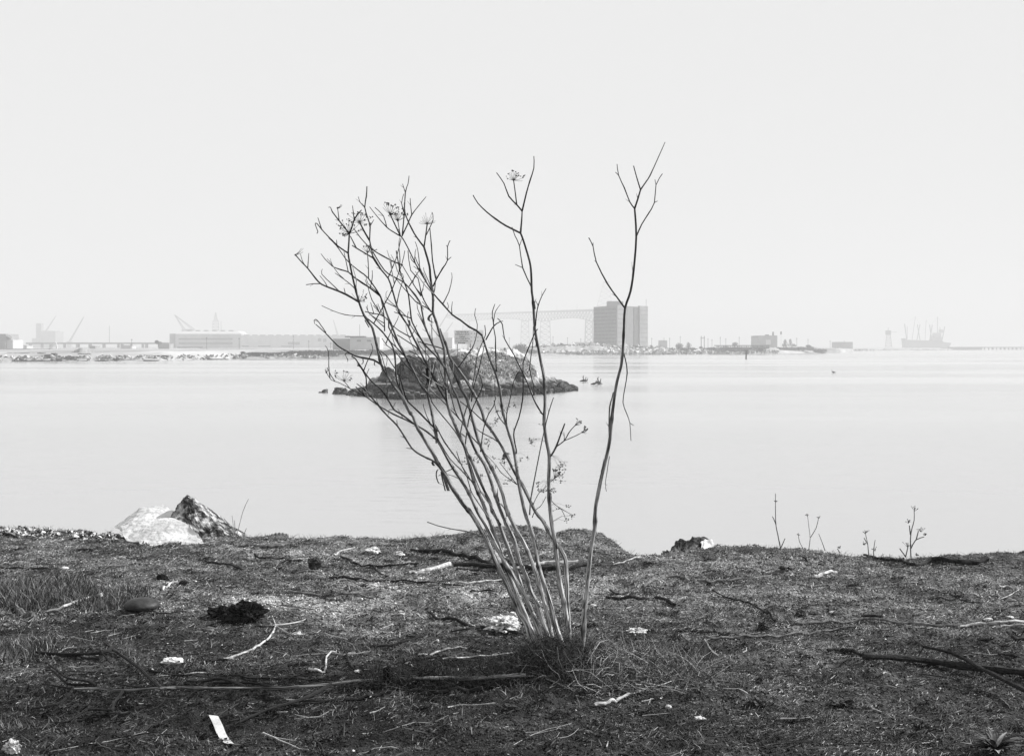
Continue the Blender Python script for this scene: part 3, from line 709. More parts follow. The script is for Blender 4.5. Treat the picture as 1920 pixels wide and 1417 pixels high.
stick('long fallen fennel stalk lying left from the foot of the bush with forked tips', M_stem, 6.5, 4,
      '985,1284 940,1286 885,1290 840,1289 780,1290 740,1290 700,1293 660,1295 620,1301 560,1306 520,1308 480,1308 400,1309 340,1307 300,1308 232,1313 185,1309 137,1310',
      ['6|2.6|137,1310 115,1325 80,1336 50,1334', '4.5|2.6|137,1310 110,1298 80,1284', '7.5|2.6|185,1309 165,1297 127,1291 100,1272 86,1260', '4.5|2.6|127,1291 112,1299 108,1302',
       '7.5|2.6|300,1308 280,1285 260,1262 215,1222 193,1206', '7.5|3.9|215,1222 188,1236 120,1234 68,1226', '3|1.95|188,1236 207,1245', '6|2.6|232,1313 214,1330 208,1340 165,1346 125,1360 92,1366',
       '4.5|2.6|275,1309 250,1298 218,1290', '7.5|3.9|460,1304 418,1285 380,1282 350,1278', '7.5|3.9|620,1301 576,1322 515,1337 480,1348 440,1353', '4.5|2.6|385,1310 372,1300', '4.5|2.6|440,1308 416,1319 400,1315',
       '6|3.9|530,1304 470,1291 400,1284', '4.5|2.6|165,1346 150,1338'], lift=.045, name='fallen_branch', cat='branch', tone=.22, ttone=.012)
stick('dark fallen bough hugging the lower side of the long stalk', D_, 7, 3, '905,1296 840,1301 760,1304 690,1309 620,1318 560,1327 490,1338 430,1343 380,1349', ['4|2|620,1318 570,1315 520,1318', '3|2|490,1338 460,1346 430,1352'], name='branch', cat='branch')
stick('dark fallen bough along the upper side of the long stalk', D_, 5, 2.5, '760,1284 700,1283 630,1285 560,1290 500,1292 440,1290 380,1296 320,1294', ['3|2|560,1290 520,1283 480,1282', '3|2|440,1290 400,1281'], name='branch', cat='branch')
stick('long black twig left of the fallen stalk crossing toward the corner', D_, 5, 3, '188,1237 150,1236 120,1234 90,1231 66,1226', ['3|2|150,1236 125,1230 105,1227'], name='branch', cat='branch')
stick('black branch lying beneath the fallen stalk fork', D_, 5, 3, '245,1340 205,1346 165,1351 120,1362 80,1367', name='branch', cat='branch')
stick('small black arched branch above the fallen stalk at left', D_, 5, 3, '180,1306 165,1297 127,1291 108,1277 88,1262', ['3|2|127,1291 114,1298'], name='branch', cat='branch', lift=.05)
stick('pale peeled stick at left below the dry grass', Pw, 4, 5.5, '92,1150 130,1137 165,1127 190,1121')
stick('gnarled twisted branch at the far left edge', Gw, 8, 11, '6,1118 12,1130 28,1143 40,1153 65,1161', ['5|3|5,1118 25,1132 60,1138 74,1146 80,1158', '3|2|65,1161 58,1170 52,1177', '4|2|65,1161 40,1166 0,1173'], name='branch', cat='branch')
stick('thin dark curved twig lying left of the pale forked twig', D_, 2.6, 1.6, '195,1154 175,1168 150,1180 128,1186')
stick('thin dark twig crossing the left edge below the gnarled branch', D_, 2.6, 2, '0,1187 20,1190 38,1191 60,1186', ['2|1.5|20,1188 12,1180 0,1170'])
stick('short dark stick on the left shoreline rubble', D_, 6, 4, '0,1003 14,1006 30,1010')
stick('short black stick on gravel below the white slab', D_, 4, 3, '144,1034 158,1033 174,1034')
stick('long thin black stick at left above the dry grass', D_, 3, 3, '0,1066 40,1067 80,1068 106,1069')
stick('dark stick with pale top edge above the small round stone', Gw, 3, 3, '188,1064 215,1064 240,1061')
stick('forked pale twig right of the small round stone', Pw, 4, 3, '305,1110 318,1100 331,1092', ['3|2|331,1092 334,1088 336,1086'])
stick('double dark twig lying mid left on open gravel', D_, 3, 4, '384,1053 400,1056 425,1061 456,1067', ['3|2|400,1060 385,1058'])
stick('straight grey driftwood near the shore right of the broken slab', Gw, 5, 7, '438,1025 460,1026 500,1027 531,1028', cat='driftwood', name='driftwood')
stick('wavy black stick left of the round dark clod', D_, 3.5, 3, '478,1045 500,1048 530,1049 566,1053')
stick('short pale stick leaning toward the white stones near shore', Pw, 3, 3, '624,1041 640,1035 665,1029')
stick('long dark driftwood pole slanting toward the bush from the left', D_, 5, 7, '770,1032 830,1036 880,1042 921,1048', cat='driftwood', name='driftwood')
stick('pale cane lying behind the fennel stalks', Pw, 6.5, 6, '928,1047 960,1049 1020,1051 1085,1054', name='cane', cat='cane')
stick('thick dark beam running behind the fennel stalks', D_, 8, 6, '850,1062 930,1066 1000,1068 1050,1068 1104,1063', name='driftwood', cat='driftwood')
stick('thin dark pole just below the thick beam', D_, 3, 3, '855,1069 900,1072 950,1074 1000,1076')
stick('pale split board slanting up left of the beam', Pw, 5, 7, '767,1077 800,1072 843,1061', ['4|3|790,1076 806,1075'], name='board', cat='board')
stick('crooked dark branch with bent end left of the pale board', D_, 4, 3, '640,1048 660,1054 672,1062 700,1065 740,1063 785,1061', ['4|2|700,1065 712,1076 728,1082'], name='branch', cat='branch')
stick('long low dark branch in front of the pale board', D_, 4, 2.5, '617,1085 680,1088 740,1092 800,1098 870,1102', ['3|2|740,1092 750,1098'], name='branch', cat='branch')
stick('short grey stick beneath the long low dark branch', Gw, 4, 3, '604,1100 625,1096 650,1091')
stick('slender pale stick left of the stalks on sandy ground', Pw, 3, 2, '860,1095 900,1093 945,1090')
stick('thin dark wavy twig left of the stalks', D_, 3, 2.5, '882,1112 905,1110 925,1112 942,1109')
stick('faint pale root curving over the sandy patch', Gw, 4, 3, '540,1113 600,1114 640,1119 700,1124', ['3|2|668,1115 700,1110 712,1107'], name='root', cat='root')
stick('forked black branch pointing at the white foam', D_, 4, 7, '802,1150 818,1162 850,1168 880,1176 925,1186 975,1194', ['4|3|860,1168 842,1160 825,1161', '4|3|900,1181 875,1180 845,1185'], name='branch', cat='branch')
stick('dark twiggy branch lying mid left above the fallen stalk', D_, 5, 2.5, '690,1217 740,1212 780,1198 802,1190', ['3|2|780,1198 760,1192 735,1183', '3|2|780,1200 765,1210 745,1220'], name='branch', cat='branch')
stick('long pale stalk pointing left at the foot of the bush', Pw, 3.6, 2.2, '785,1230 830,1222 862,1215', ['2.5|2|862,1215 880,1217 900,1221'])
stick('straight pale stalk touching the bush foot from the left', Pw, 2.6, 3.2, '830,1238 900,1232 972,1226')
stick('pale forked twig with three prongs at left centre', Pw, 4, 3, '420,1242 455,1228 480,1215 505,1198 517,1176', ['3|2|517,1176 514,1165 510,1155', '3|2|517,1172 535,1185 549,1190', '2.5|1.5|533,1176 560,1166 575,1160'], name='branch', cat='branch')
stick('zigzag pale twig above the fallen stalk', Pw, 4.5, 2.5, '579,1272 595,1261 611,1251 612,1234 630,1223', ['2|1|630,1223 632,1214'])
stick('thin dark arching twig right of the zigzag twig', D_, 3, 2, '660,1255 652,1235 645,1222 630,1207')
stick('crooked dark branch with knot right of the bush near shore', Gw, 4, 4, '1206,1098 1225,1090 1245,1085 1270,1083 1290,1090 1318,1093 1345,1089 1392,1087', ['9|7|1272,1090 1290,1093'], name='branch', cat='branch')
stick('straight dark branch with light bent tip right of the bush', D_, 5, 6, '1137,1123 1160,1127 1200,1127 1225,1124 1245,1128 1264,1138', name='branch', cat='branch')
stick('thin dark branch running down to the right to a black tuft', D_, 2.5, 4.5, '1335,1108 1380,1124 1410,1136 1438,1152 1453,1166', name='branch', cat='branch')
stick('long wavy dark driftwood near the right shore', D_, 4, 9, '1620,1045 1640,1050 1660,1053 1690,1055 1715,1062 1745,1056 1780,1056 1820,1056 1850,1053', name='driftwood', cat='driftwood')
stick('short pale board right of centre near the shore', Pw, 5, 5, '1525,1085 1545,1079 1568,1073', name='board', cat='board')
stick('long dark pole lying level across the right side', Gw, 4, 5.5, '1490,1171 1540,1170 1620,1169 1700,1172 1750,1176 1800,1178', name='pole', cat='pole')
stick('pale stick at the right edge continuing the level pole', Pw, 4.5, 4.5, '1796,1177 1830,1173 1870,1169 1930,1165')
stick('short pale stick at the right edge below its longer neighbour', Pw, 3, 3, '1876,1180 1900,1178 1930,1175')
stick('long slim grey stick starting at the bark flake', Gw, 5, 2.5, '1323,1199 1345,1201 1380,1199 1440,1196 1500,1188 1560,1186 1605,1176', ['2.5|1.5|1440,1196 1450,1190', '2.5|2|1405,1208 1438,1208 1460,1217'])
stick('short black knobby branch touching the thick black pole', D_, 5, 7, '1552,1222 1575,1223 1600,1229 1635,1237', name='branch', cat='branch')
stick('thick black pole lying at the lower right edge', D_, 10, 12, '1618,1243 1700,1247 1760,1254 1800,1261 1860,1268 1930,1275', name='pole', cat='pole', lift=.035)
stick('forked black branch crossing over the thick black pole', D_, 9, 4.5, '1930,1328 1880,1302 1840,1281 1810,1263 1776,1248 1732,1238', ['4|2|1732,1238 1722,1225 1715,1212 1715,1203', '2|1.5|1715,1212 1703,1211 1692,1205', '2.5|2|1732,1238 1720,1243', '2.5|2|1776,1248 1776,1241'], lift=.07, name='branch', cat='branch')
stick('thin level twig at right between shore and the long pole', D_, 2.5, 2, '1718,1127 1780,1128 1840,1131')
stick('short two-pronged pale stick near the right edge', Pw, 4, 3, '1873,1104 1890,1106 1910,1109', ['2|1.5|1908,1110 1890,1118 1872,1124'])
stick('pale splintered stick in front of the bush foot', Pw, 7, 3, '1115,1327 1140,1320 1160,1312 1200,1299 1245,1284')
stick('short grey branch leaning on ground behind the crooked branch', Gw, 3, 5, '1330,1069 1336,1060 1349,1050')
stick('curved dark twig below the short leaning branch', D_, 3, 2, '1318,1076 1330,1071 1345,1073 1353,1077')
stick('pale thin twig at the shore notch right of the mound', Pw, 2.5, 3, '1150,1060 1175,1052 1200,1047')
stick('short dark stick pair on the shore with pale flakes', D_, 3, 3, '1506,1053 1520,1058 1560,1057', ['3|2|1515,1060 1545,1060'])
stick('thin dark stick left of the hollow black clump', D_, 2.5, 2, '230,1152 280,1153 350,1152')
stick('short dark stick near the lower left white scrap', D_, 4, 3, '395,1242 410,1242 428,1239')
stick('dark twig slanting up right of the gravel clod', D_, 5, 2, '278,1260 310,1266 350,1270 385,1273')
stick('dark thin branch left of the fallen stalk middle', D_, 4, 2, '430,1268 480,1274 560,1277 625,1277', name='branch', cat='branch')
stick('black charred stick at the right edge below the pale sticks', D_, 6, 5, '1898,1200 1912,1204 1930,1206')
stick('short charred stick right of the thick pole fork', D_, 4, 5, '1872,1229 1890,1231 1905,1232')
stick('short charred stick above the long level pole', D_, 4, 6, '1615,1157 1635,1158 1655,1161')
stick('small dark twig left of the straight dark branch', D_, 3, 3, '1145,1109 1160,1112 1177,1113')
stick('dark twig under the crooked knotted branch', D_, 2.5, 2, '1207,1101 1225,1101 1245,1101')
stick('faint dark pole below the level pole at centre right', D_, 2, 2.5, '1270,1186 1300,1187 1350,1189')
# stones, clods, scraps
def gp(px, py, dz=0.0, dy=0.0):
    p = G(px, py) + Vector((0, dy, dz)); return p
def lump(label, m, px0, px1, ytop, ybot, name='stone', cat='stone', depth=None, disp=.12, seed=1, group=None, sub=2, tone=1.0, nsc=None):
    b = G((px0 + px1) / 2, ybot); s_ = b.y / F; w = (px1 - px0) * s_; hgt = (ybot - ytop) * s_ * .95; dd = depth or w * .7
    bm = bmesh.new(); bmesh.ops.create_icosphere(bm, subdivisions=sub + 2 if sub < 4 else 5, radius=1.0)
    from mathutils import noise
    fr = (nsc or 1.6)
    for v_ in bm.verts:
        q = v_.co.copy(); d_ = 1 + disp * 1.6 * noise.fractal(q * fr + Vector((seed * 3.1, 0, 0)), .8, 2.0, 4) + (disp * .9 * noise.noise(q * fr * .6 + Vector((0, seed * 1.7, 0))))
        q = q * d_; v_.co = Vector((q.x * w * .5, q.y * dd * .5, hgt * (.42 + .58 * q.z)))
    me = bpy.data.meshes.new(name); bm.to_mesh(me); bm.free(); me.materials.append(m)
    a_ = me.attributes.new('tone', 'FLOAT', 'POINT'); a_.data.foreach_set('value', [tone] * len(me.vertices))
    if disp < .1: me.polygons.foreach_set('use_smooth', [True] * len(me.polygons))
    o = bpy.data.objects.new(name, me); COL.objects.link(o); o.location = (b.x, b.y + dd * .4, b.z - .002)
    return tag(o, label, cat, group)
lump('smooth dark oval stone at left below the grass patch', M_stone, 225, 290, 1124, 1148, depth=.2, disp=.03, seed=3, sub=3, nsc=.6)
lump('small round black stone above the forked pale twig', M_burnt, 292, 312, 1076, 1087, seed=4)
lump('black charred chunk beside the forked pale twig', M_burnt, 334, 353, 1088, 1095, name='charred_chunk', cat='chunk', seed=5)
lump('large craggy black burnt clump at left centre', M_burnt, 425, 490, 1132, 1170, name='burnt_clump', cat='clump', seed=6, disp=.35, sub=3, depth=.12)
lump('rounded black end of the burnt debris left of the craggy clump', M_burnt, 388, 430, 1140, 1160, name='burnt_clump', cat='clump', seed=7, disp=.35, sub=3, depth=.1)
lump('upright dark round clod near the wavy black stick', M_stone, 576, 600, 1045, 1066, name='clod', cat='clod', seed=8, disp=.3)
lump('low dark clod just left of the upright round clod', M_stone, 524, 541, 1052, 1061, name='clod', cat='clod', seed=9, disp=.3)
lump('white crumpled foam chunk lying below the shoreline left of centre', M_foam, 686, 713, 1027, 1039, name='foam_chunk', cat='foam', seed=10, disp=.25)
lump('white stone right of the larger foam chunk', M_foam, 737, 758, 1034, 1043, seed=11, disp=.2)
lump('white crumbly foam mass beside the foot of the stalks', M_foam, 914, 974, 1160, 1188, name='foam_mass', cat='foam', seed=12, disp=.2, sub=3, depth=.2, nsc=3.2)
lump('small white crumbs of foam above the larger mass', M_white, 955, 975, 1146, 1157, name='foam_chunk', cat='foam', seed=13, disp=.3)
lump('white paper scrap on dark earth at lower left', M_white, 302, 337, 1234, 1245, name='paper_scrap', cat='paper', seed=14, disp=.35)
lump('small white scrap by the pale forked twig', M_white, 548, 565, 1184, 1190, name='paper_scrap', cat='paper', seed=15, disp=.3)
lump('tiny white pebble left of the pale stalks', M_white, 816, 823, 1197, 1203, seed=16, name='pebble', cat='pebble')
lump('small white scrap under the zigzag twig', M_white, 663, 675, 1255, 1261, name='paper_scrap', cat='paper', seed=17, disp=.3)
lump('white crumpled scrap in the bottom left corner', M_foam, 4, 34, 1388, 1412, name='paper_scrap', cat='paper', seed=18, disp=.22, sub=3, nsc=3)
lump('small pale pebble below the fallen stalk tips', M_white, 131, 138, 1350, 1357, seed=19, name='pebble', cat='pebble')
lump('pale block on the ground above the dry grass', M_white, 111, 127, 1062, 1068, name='block', cat='block', seed=20)
lump('white stone above the craggy burnt clump', M_white, 430, 440, 1118, 1126, seed=21)
lump('grey tipped stub below the burnt clump', M_greywood, 380, 402, 1175, 1184, name='wood_stub', cat='wood', seed=22, disp=.3)
lump('dark pointed stone on the long level pole', M_stone, 1758, 1780, 1163, 1175, seed=23, disp=.2)
lump('dark angular bark lump above the long slim stick', M_stone, 1494, 1514, 1143, 1156, name='bark_lump', cat='bark', seed=24, disp=.35)
lump('second dark bark lump right of the angular one', M_stone, 1517, 1538, 1147, 1154, name='bark_lump', cat='bark', seed=25, disp=.35)
lump('black tuft at the end of the thin dark branch', M_stone, 1422, 1444, 1166, 1182, name='clod', cat='clod', seed=26, disp=.35)
lump('small dark stone under the right driftwood', M_stone, 1668, 1678, 1056, 1063, seed=27)
lump('pale scrap right of the bush with dark edge', M_foam, 1178, 1212, 1178, 1190, name='paper_scrap', cat='paper', seed=28, disp=.25, sub=2, nsc=3)
lump('flat pale shell on the ground right of the bush', M_white, 1106, 1118, 1132, 1137, name='shell', cat='shell', seed=29)
lump('pale oval pebble right of the bush at the bottom', M_white, 1248, 1260, 1320, 1328, seed=30, name='pebble', cat='pebble')
lump('pale bark chip at lower right of the bush', M_white, 1300, 1322, 1344, 1351, name='bark_chip', cat='bark', seed=31, disp=.4)
lump('small dark clod in the lower middle', M_stone, 940, 972, 1322, 1336, name='clod', cat='clod', seed=32, disp=.4)
lump('ragged dark clod at lower right', M_stone, 1405, 1442, 1312, 1330, name='clod', cat='clod', seed=33, disp=.35, sub=3)
lump('wide low dark clod at lower right', M_stone, 1560, 1605, 1312, 1328, name='clod', cat='clod', seed=34, disp=.5, sub=3)
lump('small stone at the crest right of the white stone', M_stone, 250, 262, 1015, 1020, seed=35)
for k_, (a, b, c, d, lab) in enumerate([(1462, 1476, 1060, 1067, 'dark pebble near right shore crest'), (1556, 1572, 1145, 1150, 'pale pebble above the level pole'), (1888, 1902, 1154, 1160, 'dark pebble near the right edge above pale stick'),
        (1846, 1866, 1158, 1165, 'pale edged dark stone near the right edge'), (1845, 1858, 1096, 1102, 'dark pebble left of the two-pronged stick')]):
    lump(lab, M_white if 'pale' in lab else M_stone, a, b, c, d, seed=40 + k_)
lump('tall burnt stub standing left of centre behind the fallen stalk', M_burnt, 717, 731, 1253, 1287, name='burnt_stub', cat='stub', seed=61, disp=.3, depth=.04)
lump('short burnt stub left of the tall one', M_burnt, 668, 682, 1268, 1286, name='burnt_stub', cat='stub', seed=62, disp=.3, depth=.04)
lump('short burnt stub right of the tall one', M_burnt, 742, 758, 1268, 1286, name='burnt_stub', cat='stub', seed=63, disp=.3, depth=.04)
# bark flake standing on edge
def plate(label, m, px, thick, name, cat, rise=None):
    pass
mb = MB(); q = [(1321, 1199, .0), (1326, 1212, .0), (1333, 1222, .0), (1345, 1228, .0)]
b0 = G(1332, 1238); s_ = b0.y / F; pl = []
front = [(1320, 1198), (1317, 1212), (1321, 1225), (1330, 1233), (1336, 1238), (1347, 1229), (1336, 1222), (1329, 1213), (1324, 1203)]
pf = [P(x, y, b0.y - .01) for x, y in front]; pb = [p + Vector((.008, .022, .0)) for p in pf]; n = len(pf)
mb.add(pf + pb, [tuple(range(n - 1, -1, -1)), tuple(range(n, 2 * n))] + [(i_, (i_ + 1) % n, n + (i_ + 1) % n, n + i_) for i_ in range(n)])
tag(mb.build('bark_flake', M_greywood, origin=b0), 'dark bark flake standing on edge at the stick end', 'bark')
# white strip curving on the ground
mb = MB(); cl = smooth_line([G(x, y) + Vector((0, 0, l)) for x, y, l in ((400, 1357, .035), (408, 1370, .028), (417, 1384, .012), (430, 1396, .006), (443, 1404, .020))], 5); vs = []
for i_, p in enumerate(cl):
    for sx_ in (-1, 1):
        for sz_ in (0, .0015): vs.append(p + Vector((sx_ * .021, sx_ * -.007, sz_)))
fs = []
for i_ in range(len(cl) - 1): b = 4 * i_; fs += [(b, b + 4, b + 6, b + 2), (b + 1, b + 3, b + 7, b + 5), (b, b + 1, b + 5, b + 4), (b + 2, b + 6, b + 7, b + 3)]
fs += [(0, 2, 3, 1), (len(vs) - 4, len(vs) - 3, len(vs) - 1, len(vs) - 2)]
mb.add(vs, fs); tag(mb.build('plastic_strip', M_white, origin=cl[0]), 'curved white plastic strip lying at the bottom left', 'strip')
# curled black tail piece at its lower end
mb = MB(); cl = smooth_line([G(x, y) + Vector((0, 0, l)) for x, y, l in ((432, 1417, .01), (446, 1409, .012), (458, 1402, .02), (476, 1395, .012))], 4)
mb.tube(cl, [.016 - .012 * i_ / (len(cl) - 1) for i_ in range(len(cl))], 8, flat=.35)
tag(mb.build('strip_tail', M_stone, origin=cl[0]), 'pointed black tail piece at the end of the white strip', 'tail')
# broad-leaved rosette in the lower right corner
rc = G(1868, 1412); ros = empty('rosette_plant', tuple(rc), 'broad-leaved rosette plant in the lower right corner', 'plant')
for k_ in range(70):
    a = 2.4 * k_ + rnd.uniform(-.2, .2); L_ = rnd.uniform(.05, .15); wd = rnd.uniform(.004, .011); up_ = rnd.uniform(.35, 1.35); dv = Vector((math.cos(a), math.sin(a), 0)); sdv = Vector((-dv.y, dv.x, 0)); vs = []; n = 7
    for j_ in range(n + 1):
        t_ = j_ / n; p = dv * L_ * t_ * math.cos(up_ * (1 - .5 * t_)) + Vector((0, 0, L_ * t_ * math.sin(up_) * (1 - .45 * t_) + .005)); ww = wd * math.sin(math.pi * min(1, .15 + t_ * .85)) + .001
        fold = .4 * ww; vs += [p - sdv * ww + Vector((0, 0, fold)), p, p + sdv * ww + Vector((0, 0, fold))]
    fs = []
    for j_ in range(n): b = 3 * j_; fs += [(b, b + 1, b + 4, b + 3), (b + 1, b + 2, b + 5, b + 4)]
    m_ = MB(); m_.add(vs, fs, rnd.choice([.015, .03, .06, .1, .25])); m_.build('leaf', M_litter, ros)
# weeds on the right shore crest
def weed(label, Y0, px, py, lines, heads, tone=.08, w=2.2, name='dry_weed'):
    b = P(px, py, float(np.interp((px - 960) / F * 9.3, _ex, _ey)) - .12); b.z = float(H(b.x, b.y)); root = empty(name, tuple(b), label, 'weed')
    for ln in lines:
        q = parse(ln); c = smooth_line([P(x, y, b.y + .03 * rnd.uniform(-1, 1)) for x, y in q], 2); mb = MB()
        mb.tube([p - b for p in c], [max(1.0, w * (1 - .5 * i_ / len(c))) * .5 * b.y / F for i_ in range(len(c))], 5, tone); mb.build('stem', M_twig, root)
    for hx, hy, hr in heads:
        o = P(hx, hy, b.y) - b; mb = MB()
        for _ in range(9):
            e = o + Vector((rnd.gauss(0, .5), rnd.gauss(0, .5), abs(rnd.gauss(0, .4)))) * hr * b.y / F; mb.tube([o - Vector((0, 0, hr * .5 * b.y / F)), e], [.0012, .0012], 3, tone); mb.ball(e, .0035, tone)
        mb.build('seed_head', M_twig, root)
weed('tallest bare dry weed on the right shore crest', 0, 1463, 1031, ['1464,1031 1458,1000 1455,985 1454,960 1454,925', '1455,983 1451,973 1448,968', '1463,1029 1468,1018 1472,1009', '1463,1025 1462,1016'], [(1454, 940, 2)], .12)
weed('slender forked weed right of the tallest bare weed', 0, 1516, 1032, ['1516,1032 1519,1010 1517,990 1514,966', '1519,1008 1530,990 1535,970', '1507,1030 1499,1015 1497,1002', '1547,1032 1541,1015 1535,1000'], [(1514, 966, 3), (1535, 970, 3), (1497, 1002, 3)], .3, 1.8)
weed('small weed cluster with seed heads above the driftwood tip', 0, 1630, 1044, ['1629,1044 1627,1020 1622,998', '1638,1044 1638,1030 1641,1012', '1627,1020 1620,1008', '1575,1036 1570,1028'], [(1622, 997, 7), (1641, 1030, 6), (1620, 1020, 4), (1573, 1026, 5)], .22)
weed('dry weed with flat umbrella seed head on the right shore', 0, 1708, 1046, ['1708,1046 1707,1010 1710,990 1714,975 1714,957', '1708,1028 1717,1012 1733,1006', '1718,1011 1722,995', '1707,1002 1705,985', '1698,1044 1703,1022', '1698,1043 1687,1028'], [(1715, 954, 8), (1703, 978, 6), (1727, 994, 6), (1735, 1002, 4), (1701, 1022, 6), (1719, 1040, 4)], .09, 2.4)
weed('thin dry stems beside the broken slab at left', 0, 440, 1006, ['438,1004 437,980 435,966', '441,1004 440,975', '444,1005 455,960 466,935', '456,1006 462,990'], [], .3, 1.4)
mb = MB()
for px in list(range(1350, 1460, 5)) + list(range(1470, 1920, 9)) + list(range(-20, 1190, 8)):
    b = G(px, np.interp(px, [e_[0] for e_ in EDGE], [e_[1] for e_ in EDGE]) + 3)
    for _ in range(7): mb.tube([b + Vector((rnd.gauss(0, .02), 0, 0)), b + Vector((rnd.gauss(0, .03), rnd.gauss(0, .02), rnd.uniform(.015, .05)))], [.0015, .0007], 3, .2)
tag(mb.build('crest_tufts', M_litter), 'tiny tufts of dry growth along the crest of the bank', 'tufts', kind='stuff')
# slabs and rocks on the crest
def pr(px, py, Y): return P(px, py, Y)
slab = hull_rock('concrete_slab', [pr(208, 990, 10.7), pr(262, 951, 11.0), pr(306, 945, 10.95), pr(324, 957, 10.7), pr(332, 985, 10.3), pr(240, 992, 10.35), pr(300, 960, 11.3), pr(262, 975, 11.3)],
    M_concrete, 4, .012, 3.0, seed=2, rough2=.004); tag(slab, 'pale concrete slab rising behind the flatter slab on the left shore', 'concrete slab')
slab = hull_rock('concrete_slab', [pr(225, 988, 10.3), pr(262, 974, 10.35), pr(318, 970, 10.25), pr(348, 980, 10.05), pr(372, 1000, 9.8), pr(388, 1026, 9.6), pr(345, 1034, 9.6), pr(290, 1026, 9.7), pr(235, 1014, 9.9), pr(300, 990, 10.4)],
    M_concrete, 4, .012, 3.0, seed=4, rough2=.004); tag(slab, 'flat pale concrete slab sloping down to the bank in front', 'concrete slab')
brk = hull_rock('broken_slab', [pr(316, 972, 10.35), pr(333, 947, 10.45), pr(349, 930, 10.50), pr(372, 942, 10.65), pr(452, 1008, 10.55), pr(440, 1014, 10.25), pr(385, 1020, 10.15), pr(340, 985, 10.25), pr(356, 933, 10.95), pr(462, 1010, 10.95), pr(340, 990, 10.95)],
    M_aggregate, 4, .035, 6.0, seed=5, rough2=.012); tag(brk, 'dark broken slab with exposed aggregate leaning up beside the pale slab', 'broken slab')
rk = hull_rock('crest_rock', [pr(1240, 1048, 9.1), pr(1262, 1031, 9.25), pr(1283, 1019, 9.35), pr(1296, 1023, 9.35), pr(1312, 1010, 9.4), pr(1322, 1014, 9.4), pr(1322, 1040, 9.3), pr(1250, 1050, 9.0), pr(1300, 1030, 9.9), pr(1260, 1046, 9.6)],
    M_islerock, 4, .05, 9.0, seed=9, rough2=.015); tag(rk, 'jagged dark rock on the crest right of the mound', 'rock')
rk = hull_rock('crest_rock', [pr(1314, 1016, 9.3), pr(1324, 1009, 9.35), pr(1336, 1012, 9.35), pr(1341, 1030, 9.3), pr(1318, 1036, 9.2), pr(1330, 1020, 9.6)], M_concrete, 3, .02, 12.0, seed=12)
tag(rk, 'small white rock against the jagged dark rock', 'rock')
# ribbed metal drum half buried in the crest
dc = P(521, 1017, 10.2); drum = empty('ribbed_drum', tuple(dc), 'rusted ribbed drum half buried in the left crest', 'drum')
mb = MB(); ax = Vector((.95, .3, -.05)).normalized(); R_ = .085
cl = [ax * (t_ * .006) for t_ in range(-14, 15)]
mb.tube(cl, [R_ * (1.0 if i_ % 5 < 2 else .93) * (1 - .25 * abs(i_ / 14 - 1.15) ** 2) for i_ in range(len(cl))], 24); mb.build('shell', M_farsteel, drum)
# pale rubble along the left shore
mb = MB(); rr = random.Random(3)
for _ in range(1500):
    px = rr.uniform(-40, 225); ey = np.interp(px, [e_[0] for e_ in EDGE], [e_[1] for e_ in EDGE]); p = G(px, ey + abs(rr.gauss(0, 6)) + 1)
    s_ = rr.choice([.005, .007, .01, .014, .02]); p.z += s_ * .4; vs = []
    for q_ in range(7): vs.append(p + Vector((rr.gauss(0, .7), rr.gauss(0, .7), rr.gauss(0, .5))) * s_)
    mb.add(vs, [(0, 1, 2), (0, 2, 3), (0, 3, 4), (1, 2, 5), (2, 3, 6), (3, 4, 5), (4, 0, 6), (1, 5, 6), (0, 1, 4), (5, 6, 2)], rr.choice([.7, .55, .35, .1, .03]))
tag(mb.build('shore_rubble', M_litter), 'pale broken rubble along the left shore crest', 'rubble', kind='stuff')
# ------------------------------------------------------------------ water
m = bpy.data.materials.new('bay_water'); m.use_nodes = True; n = m.node_tree; L = n.links.new; n.nodes.clear()
tc = n.nodes.new('ShaderNodeTexCoord'); mp = n.nodes.new('ShaderNodeMapping'); mp.inputs['Scale'].default_value = (0.35, 1.3, 1); L(tc.outputs['Object'], mp.inputs[0])
no = n.nodes.new('ShaderNodeTexNoise'); no.inputs['Scale'].default_value = 2.2; no.inputs['Detail'].default_value = 5; L(mp.outputs[0], no.inputs['Vector'])
bp = n.nodes.new('ShaderNodeBump'); bp.inputs['Strength'].default_value = 1.0; bp.inputs['Distance'].default_value = 0.02; L(no.outputs['Fac'], bp.inputs['Height'])
mp2 = n.nodes.new('ShaderNodeMapping'); mp2.inputs['Scale'].default_value = (0.012, 0.05, 1); L(tc.outputs['Object'], mp2.inputs[0])
n2 = n.nodes.new('ShaderNodeTexNoise'); n2.inputs['Scale'].default_value = 1.0; n2.inputs['Detail'].default_value = 4; L(mp2.outputs[0], n2.inputs['Vector'])
rr_ = n.nodes.new('ShaderNodeMapRange'); rr_.inputs['From Min'].default_value = .4; rr_.inputs['From Max'].default_value = .62; rr_.inputs['To Min'].default_value = .11; rr_.inputs['To Max'].default_value = .24; L(n2.outputs['Fac'], rr_.inputs['Value'])
gl = n.nodes.new('ShaderNodeBsdfGlossy'); gl.inputs['Color'].default_value = (.97, .97, .97, 1); L(rr_.outputs[0], gl.inputs['Roughness']); L(bp.outputs[0], gl.inputs['Normal'])
df = n.nodes.new('ShaderNodeBsdfDiffuse'); df.inputs['Color'].default_value = (0.34, 0.34, 0.34, 1)
fr = n.nodes.new('ShaderNodeFresnel'); fr.inputs['IOR'].default_value = 1.36
mx = n.nodes.new('ShaderNodeMixShader'); L(fr.outputs[0], mx.inputs[0]); L(df.outputs[0], mx.inputs[1]); L(gl.outputs[0], mx.inputs[2])
ou = n.nodes.new('ShaderNodeOutputMaterial'); L(mx.outputs[0], ou.inputs[0])
